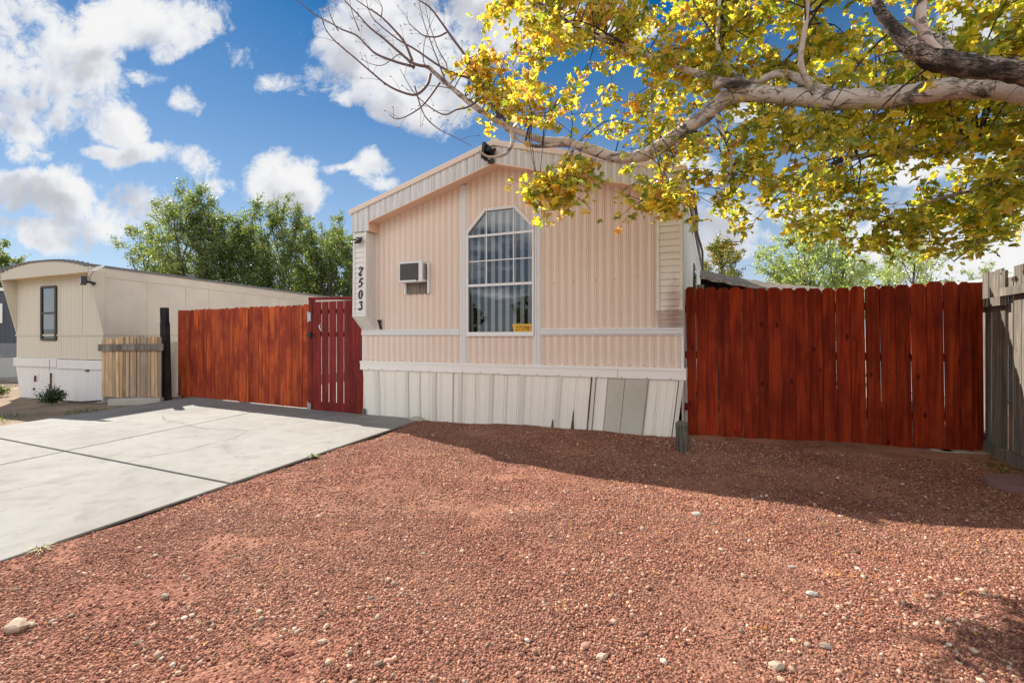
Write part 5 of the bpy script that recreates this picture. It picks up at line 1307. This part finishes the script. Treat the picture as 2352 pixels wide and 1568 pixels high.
p = G(2293, 1265); 
# low ground weeds by the driveway on the left
n = 2600; x = RNG.uniform(-9.5, -6.9, n); y = RNG.uniform(6.2, 9.2, n); d = np.sin(x*2.2+1)*np.cos(y*3+.4*x)+.4*np.sin(7*x+5*y); edge = np.array([(dl[0].x+dle.x*(b-dl[0].y)/dle.y) for b in y]); ok = (x < edge-.03) & (d > .25) & (y < 8.7); x, y = x[ok], y[ok]; k = len(x)
s = RNG.uniform(.02, .05, k); o = bulk('ground_weeds', [(-.15, 0, 0), (.15, 0, 0), (.0, .2, 1)], [(0, 1, 2)], np.stack([x, y, np.full(k, -.03)], 1), rotmats(k, .6), np.stack([s, s, s*1.3], 1), M['leaf_green'], np.array(DG+[(.20,.20,.08)])[RNG.choice(5, k)]*1.4)
props(o, 'low green weeds dotting the dirt left of the driveway', 'weeds', kind='stuff')
# hose
h0 = [G(160, 893), G(155, 925), G(200, 921), G(240, 917), G(290, 932)]
m = MB(); P = [tuple(v) for v in spline([(G(150, 921).x, G(150, 921).y, .0), (G(175, 924).x, G(175, 924).y, .01), (G(205, 923).x, G(205, 923).y, .0), (G(238, 920).x, G(238, 920).y-.05, .01), (G(243, 914).x, 9.25, .0)], 6)]
m.tube(P, .011, 6); m.tube([(x, y-.05, z) for x, y, z in P[3:]], .011, 6); props(m.build('garden_hose', M['rubber']), 'black garden hose lying before the white trailer skirting', 'hose')
# ================================================================== the maple over the yard
tree = empty('maple_tree', (4.12, 3.05, 0), 0, 'big autumn maple with yellow leaves reaching over the yard from the right', 'tree')
TO = Vector((4.12, 3.05, 0))
rg = random.Random(99); nr = np.random.default_rng(99)
def wp(px, py, Y): return tuple(W(px, py, Y)-TO)
tm = MB(); SK = []   # skeleton points for twigs to grow from
def limb(P, k=6, n=12, wob=.045, rmul=1.0, mb=None):
    """P: (px, py, depth, diameter in px)"""
    Q = [(*wp(a, b, c), d/F*c/2*rmul) for a, b, c, d in P]; S = spline(Q, k)
    (mb or tm).tube([q[:3] for q in S], [max(.003, q[3]*(1+rg.uniform(-.05, .05))) for q in S], n, wob=wob, rng=rg)
    for q in S: SK.append((Vector(q[:3]), q[3]))
# trunk
S = spline([(.02, .0, -.15, .30), (.0, .0, .3, .235), (-.02, .03, 1.2, .21), (-.05, .0, 2.0, .20), (-.02, .0, 2.55, .21)], 6)
tm.tube([q[:3] for q in S], [q[3] for q in S], 18, wob=.05, rng=rg)
# continuing leader
S = spline([(-.02, .0, 2.4, .17), (.1, .1, 3.2, .15), (.05, .3, 4.4, .11), (-.2, .5, 5.6, .06), (-.3, .6, 6.6, .02)], 5); tm.tube([q[:3] for q in S], [q[3] for q in S], 12, wob=.05, rng=rg)
for q in S: SK.append((Vector(q[:3]), q[3]))
main = [(2560, 340, 3.05, 120), (2450, 245, 3.1, 82), (2352, 207, 3.2, 62), (2250, 200, 3.3, 53), (2150, 208, 3.38, 51), (2085, 219, 3.45, 47), (2022, 225, 3.52, 50), (1960, 228, 3.6, 44), (1895, 231, 3.7, 46), (1880, 229, 3.72, 40), (1800, 220, 3.85, 37), (1725, 214, 4.0, 39), (1690, 214, 4.05, 46), (1666, 226, 4.1, 38), (1613, 270, 4.2, 35), (1543, 318, 4.35, 31), (1505, 345, 4.42, 33), (1473, 357, 4.5, 28), (1421, 363, 4.58, 24), (1368, 347, 4.68, 24), (1316, 331, 4.76, 19), (1304, 327, 4.78, 22), (1246, 322, 4.86, 17), (1176, 296, 4.95, 15), (1115, 262, 5.0, 13), (1077, 235, 5.03, 12), (1020, 187, 5.07, 10), (986, 156, 5.1, 9)]
limb(main, 5, 14)
rl = MB()
limb([(2560, 330, 3.05, 110), (2460, 210, 2.95, 74), (2352, 166, 2.9, 52), (2250, 156, 2.88, 50), (2170, 143, 2.86, 48), (2110, 120, 2.86, 40), (2060, 75, 2.88, 30), (2020, 20, 2.92, 22), (1990, -60, 3.0, 16), (1950, -160, 3.1, 9)], 6, 14, .09, 1.0, rl)
rl.build('limb', M['bark_rough'], tree)
limb([(2160, 140, 2.86, 30), (2125, 85, 2.83, 24), (2115, 30, 2.8, 21), (2125, -60, 2.78, 17), (2110, -200, 2.7, 12)], 5, 10)
limb([(2186, 126, 2.9, 16), (2165, 95, 2.95, 17), (2120, 70, 3.0, 14), (2080, 40, 3.0, 9)], 5, 8)
limb([(1725, 214, 4.0, 34), (1690, 192, 3.95, 26), (1740, 160, 3.9, 22), (1800, 150, 3.8, 22), (1850, 190, 3.75, 26)][:2]+[(1640, 195, 3.95, 18)], 5, 8)
limb([(1900, 212, 3.72, 24), (1800, 170, 3.9, 20), (1740, 185, 4.0, 18), (1660, 185, 4.1, 16), (1560, 155, 4.25, 13), (1500, 135, 4.35, 12), (1420, 95, 4.45, 10), (1350, 70, 4.5, 8), (1240, 15, 4.6, 6), (1200, -20, 4.65, 4)], 5, 8)
limb([(2600, 470, 3.1, 70), (2450, 350, 3.5, 34), (2352, 328, 3.7, 28), (2280, 330, 3.85, 24), (2200, 338, 4.0, 22), (2100, 348, 4.15, 20), (2040, 353, 4.25, 15), (1980, 358, 4.3, 10), (1920, 362, 4.35, 6)], 5, 10)
limb([(2560, 480, 3.1, 40), (2420, 380, 3.6, 18), (2330, 395, 3.8, 14), (2270, 425, 3.95, 11), (2200, 445, 4.1, 9), (2120, 470, 4.2, 7), (2060, 520, 4.3, 4)], 5, 7)
limb([(2400, 400, 3.6, 14), (2300, 480, 3.8, 9), (2240, 560, 3.95, 6), (2190, 600, 4.0, 3)], 5, 7)
limb([(1880, 228, 3.72, 16), (1840, 150, 3.65, 13), (1850, 60, 3.6, 12), (1860, -40, 3.55, 8)], 5, 7)
limb([(1730, 214, 4.0, 12), (1655, 130, 4.1, 11), (1650, 40, 4.15, 9), (1660, -60, 4.2, 6)], 5, 7)
limb([(1500, 130, 4.35, 8), (1360, 85, 4.6, 7), (1290, 40, 4.7, 6), (1250, -30, 4.75, 4)], 5, 7)
limb([(1176, 296, 4.95, 13), (1176, 330, 4.9, 9), (1158, 355, 4.85, 7), (1122, 360, 4.8, 5), (1100, 345, 4.75, 2.5)], 6, 7)
limb([(1316, 331, 4.76, 9), (1230, 335, 4.85, 9), (1180, 312, 4.95, 7), (1150, 286, 5.0, 4)], 5, 7)
for P in ([(1330, 360, 4.7, 6), (1340, 400, 4.6, 4), (1300, 430, 4.0, 3), (1245, 450, 3.7, 2)], [(1320, 335, 4.75, 6), (1300, 380, 4.65, 5), (1240, 410, 4.0, 4), (1220, 430, 3.75, 2)], [(1560, 305, 4.35, 7), (1540, 400, 4.2, 5), (1500, 450, 4.1, 3)], [(1640, 250, 4.15, 9), (1680, 380, 4.0, 6), (1640, 470, 3.95, 3)]): limb(P, 5, 6)
tm.build('trunk', M['bark'], tree)
# bare twigs, upper left (coordinates measured in an enlarged crop)
tw = MB(); z2 = lambda x, y: (666.4+x*.2833, y*.2833)
TW = [([(1130,545),(1000,515),(880,420),(760,315),(640,220),(560,130),(440,0),(400,-90)],5.05,-.2,7),([(1010,545),(850,500),(700,440),(620,370),(540,290),(420,240),(340,195),(200,120),(50,0),(-40,-70)],5.05,.3,6),
 ([(1140,600),(1110,690),(1020,768),(900,745),(780,685),(640,570),(500,450),(370,340),(290,240),(250,130)],5.05,-.5,7),([(1450,635),(1250,560),(1010,400),(880,325),(700,180),(640,90),(610,-40)],5.0,.5,6),
 ([(1215,670),(1130,790),(1060,870),(950,940),(860,965),(800,925)],5.05,-.4,5),([(1700,965),(1600,760),(1430,470),(1330,330),(1210,160),(1130,60),(1040,0),(960,-60)],4.97,-.2,8),
 ([(1270,690),(1200,500),(1150,370),(1080,170),(1050,40),(1030,-60)],5.0,.4,4),([(1560,785),(1450,865),(1350,890),(1250,930),(1120,860),(1000,745),(890,560)],4.98,-.4,5),
 ([(1745,980),(1650,850),(1560,740),(1500,690)],4.97,.2,8),([(1270,265),(1190,300),(1090,292),(1030,250),(960,180),(945,100)],5.0,-.2,4),([(1010,700),(1060,870),(1110,965),(1210,1050),(1330,1110),(1470,1185)],5.0,-.7,4),
 ([(1240,680),(1250,600),(1270,530),(1200,400),(1130,200),(1100,60),(1110,0)],5.0,.3,4),([(1480,830),(1300,720),(1090,690),(1000,1000),(1040,900)][:3],5.0,.5,5),([(740,130),(745,60),(710,-10)],5.1,0,3),([(1800,215+600),(1700,620),(1600,500),(1560,400)],4.9,.3,4),
 ([(990,490),(930,350),(850,250),(740,140),(620,60),(520,-10)],5.08,.1,7),([(1110,560),(1080,480),(1100,300),(1200,70)],5.0,-.3,3),([(1000,60+500),(900,440),(750,530),(630,510),(575,475)],5.1,.3,3),([(560,250),(520,150),(490,50),(480,-40)],5.1,.2,3),([(390,250),(340,160),(310,60),(295,-20)],5.1,.2,3)]
for P, Y0, dY, dia in TW:
    n = len(P); Q = [(*wp(*z2(*p), Y0+dY*k/(n-1)), max(.0018, dia/F*Y0/2*(1-.78*k/(n-1)))) for k, p in enumerate(P)]
    S = spline(Q, 6); tw.tube([q[:3] for q in S], [q[3] for q in S], 6, wob=.04, rng=rg)
    for q in range(6, len(S)-1, 4):   # side shoots with buds
        p = Vector(S[q][:3]); d = (Vector(S[q+1][:3])-p).normalized(); o_ = Vector((rg.gauss(0, 1), rg.gauss(0, 1), rg.gauss(0, 1))).cross(d)
        if o_.length < .1: continue
        L = rg.uniform(.04, .17); e_ = p+(d*.8+o_.normalized()*.8)*L
        tw.tube([p, p.lerp(e_, .5)+Vector((0, 0, .01)), e_], [.0022, .0018, .0014], 4, caps=False); tw.tube([e_, e_+d*.018], [.005, .003], 5)
tw.build('bare_twigs', M['twig'], tree)
# leafy sprays
def inside(x, y):
    """outline of the leafy crown as seen from the gate side, in measured px"""
    P = [(1062,95),(1110,120),(1150,60),(1105,10),(1150,-60),(1250,-260),(2000,-420),(2700,-350),(2700,560),(2352,420),(2330,470),(2352,540),(2300,590),(2170,610),(2120,560),(2000,590),(1950,545),(1860,560),(1800,520),(1700,560),(1640,480),(1560,470),(1540,500),(1440,485),(1450,440),(1350,395),(1330,455),(1275,478),(1262,440),(1206,436),(1242,385),(1262,345),(1262,300),(1215,255),(1100,228),(1070,200)]
    c = False; j = len(P)-1
    for i in range(len(P)):
        if ((P[i][1] > y) != (P[j][1] > y)) and x < (P[j][0]-P[i][0])*(y-P[i][1])/(P[j][1]-P[i][1])+P[i][0]: c = not c
        j = i
    return c
SKa = np.array([s[0][:] for s in SK]); LP, LC, LS = [], [], []
tg = MB(); COLS = {'o': [(.60,.34,.05),(.66,.44,.07),(.46,.27,.09),(.60,.46,.22),(.55,.42,.24)], 'y': [(.72,.62,.06),(.62,.60,.06),(.74,.68,.18),(.62,.50,.06)], 'g': [(.38,.40,.05),(.28,.34,.045),(.50,.52,.08),(.24,.32,.045)]}
cnt = 0; tries = 0
fixed = [(1222,430,3.75),(1240,422,3.78),(1262,436,3.7),(1282,425,3.75),(1268,458,3.7),(1250,400,3.85),(1300,400,3.85),(1320,428,3.75),(1340,400,3.8),(1330,370,3.95),(1290,370,4.0),(1460,478,3.95),(1500,470,4.0),(1540,480,4.0),(1480,450,4.1),(1530,455,4.05),(1100,110,5.0),(1085,150,5.0),(1110,190,5.0),(1130,230,4.95),(1160,140,4.9),(1090,190,4.95),(1150,190,4.9),(1180,230,4.9),(1140,280,4.9),(1200,270,4.85)]
TG = [(a, b, c, 1) for a, b, c in fixed]
while len(TG) < 560 and tries < 20000:
    tries += 1
    y = rg.uniform(-330, 610); x = rg.uniform(1060, 2680)
    if not inside(x, y): continue
    if y < -40 and rg.random() < .55: continue
    if x > 2380 and rg.random() < .5: continue
    if x < 1520 and y > 300 and rg.random() < .5: continue
    hole = math.sin(x*.016+1.0)*math.cos(y*.021+.6+x*.004)+.45*math.sin(x*.041-y*.03)
    if hole > .72 and rg.random() < .85: continue
    if 1230 < x < 1500 and 230 < y < 330 and rg.random() < .55: continue
    if 1980 < x < 2140 and 380 < y < 480 and rg.random() < .4: continue
    lim = 4.9 if x < 1500 else 5.2
    Yc_ = min(lim, max(2.5, 4.95-(x-1060)/1300*1.25+rg.gauss(0, .45)))
    if y > 420: Yc_ = min(lim, max(3.3, Yc_+.35))
    if x < 1520 and y > 300: Yc_ = min(Yc_, 4.05-(y-300)/170*.35)
    TG.append((x, y, Yc_, 0))
for x, y, Yd, fx in TG:
    tip = Vector(wp(x, y, Yd)); d2 = ((SKa-np.array(tip)[None])**2).sum(1)
    # prefer a branch point above or beside the spray
    cand = np.argsort(d2)[:14]; j = int(cand[rg.randrange(0, 10)]); base, rb = SK[j]; L = (tip-base).length
    if L > 2.2: continue
    P = curve3(base, tip, .10 if tip.z > base.z-.1 else .16, .12, 6, rg)
    r0 = min(rb*.5, .004+.006*L)
    tg.tube(P, [max(.0016, r0*(1-.8*k/6)) for k in range(7)], 5, rng=rg)
    ns = 4
    for s_ in range(ns+1):
        if s_ == 0: p0, p1 = P[4], P[6]
        else:
            k = rg.choice([3, 4, 5, 6]); p0 = P[k]; d = Vector((rg.gauss(0, 1), rg.gauss(0, 1), rg.gauss(-.25, .6))).normalized()*rg.uniform(.10, .26); p1 = p0+d
            tg.tube([p0, p0.lerp(p1, .5)+Vector((0, 0, .008)), p1], [.003, .0022, .0014], 4, caps=False, rng=rg)
        nl = rg.randint(6, 10)
        for q in range(nl):
            t_ = rg.uniform(.25, 1.08); p = p0.lerp(p1, t_)+Vector((rg.gauss(0, .035), rg.gauss(0, .035), rg.gauss(-.035, .03)))
            LP.append(p[:]); tx = (x-1060)/1292
            wo = max(.04, .36-.5*tx); wg = max(.3, .34+.45*tx+(.15 if y > 420 and x > 1800 else 0)); wy = .42
            kcol = rg.choices('oyg', (wo, wy, wg))[0]; c = rg.choice(COLS[kcol]); f = rg.uniform(.85, 1.28); LC.append((min(.9, c[0]*f), min(.9, c[1]*f), c[2]*f)); LS.append(rg.uniform(.055, .125)*(1.12 if Yd < 3.6 else 1))
    cnt += 1
tg.build('twigs', M['bark_dark'], tree)
LP = np.array(LP); LS = np.array(LS); LC = np.array(LC)
# the two big limbs keep a bare strip: no leaves grow right against the near face of the wood
def prune(P, band, keep):
    global LP, LS, LC
    w_ = LP+np.array(TO)[None]; px = CX+F*w_[:, 0]/w_[:, 1]; py = HY-F*(w_[:, 2]-CH)/w_[:, 1]
    xs_ = np.array([p[0] for p in P][::-1]); ys_ = np.interp(px, xs_, np.array([p[1] for p in P][::-1])); ds_ = np.interp(px, xs_, np.array([p[2] for p in P][::-1])); wd = np.interp(px, xs_, np.array([p[3] for p in P][::-1]))
    bad = (np.abs(py-ys_) < wd*.5+band) & (w_[:, 1] < ds_+.08) & (px > xs_[0]) & (px < xs_[-1]) & (nr.uniform(0, 1, len(px)) > keep)
    LP, LS, LC = LP[~bad], LS[~bad], LC[~bad]
prune(main, 14, .07)
prune([(2560, 330, 3.05, 120), (2460, 210, 2.95, 92), (2352, 172, 2.9, 70), (2250, 160, 2.88, 66), (2170, 146, 2.86, 62), (2110, 122, 2.86, 50), (2060, 75, 2.88, 42)], 12, .12)
n = len(LP)
rm = rotmats(n, 1.25, nr); MVn = np.array(MV); MVn[:, 2] *= 2.2
o = bulk('leaves', MVn, MF, LP, rm, np.stack([LS, LS*nr.uniform(.8, 1.1, n), LS*nr.uniform(.3, 2.2, n)], 1), M['leaf'], np.array(LC), tree)
o['kind'] = 'stuff'
print('maple leaves', n, 'sprays', cnt)
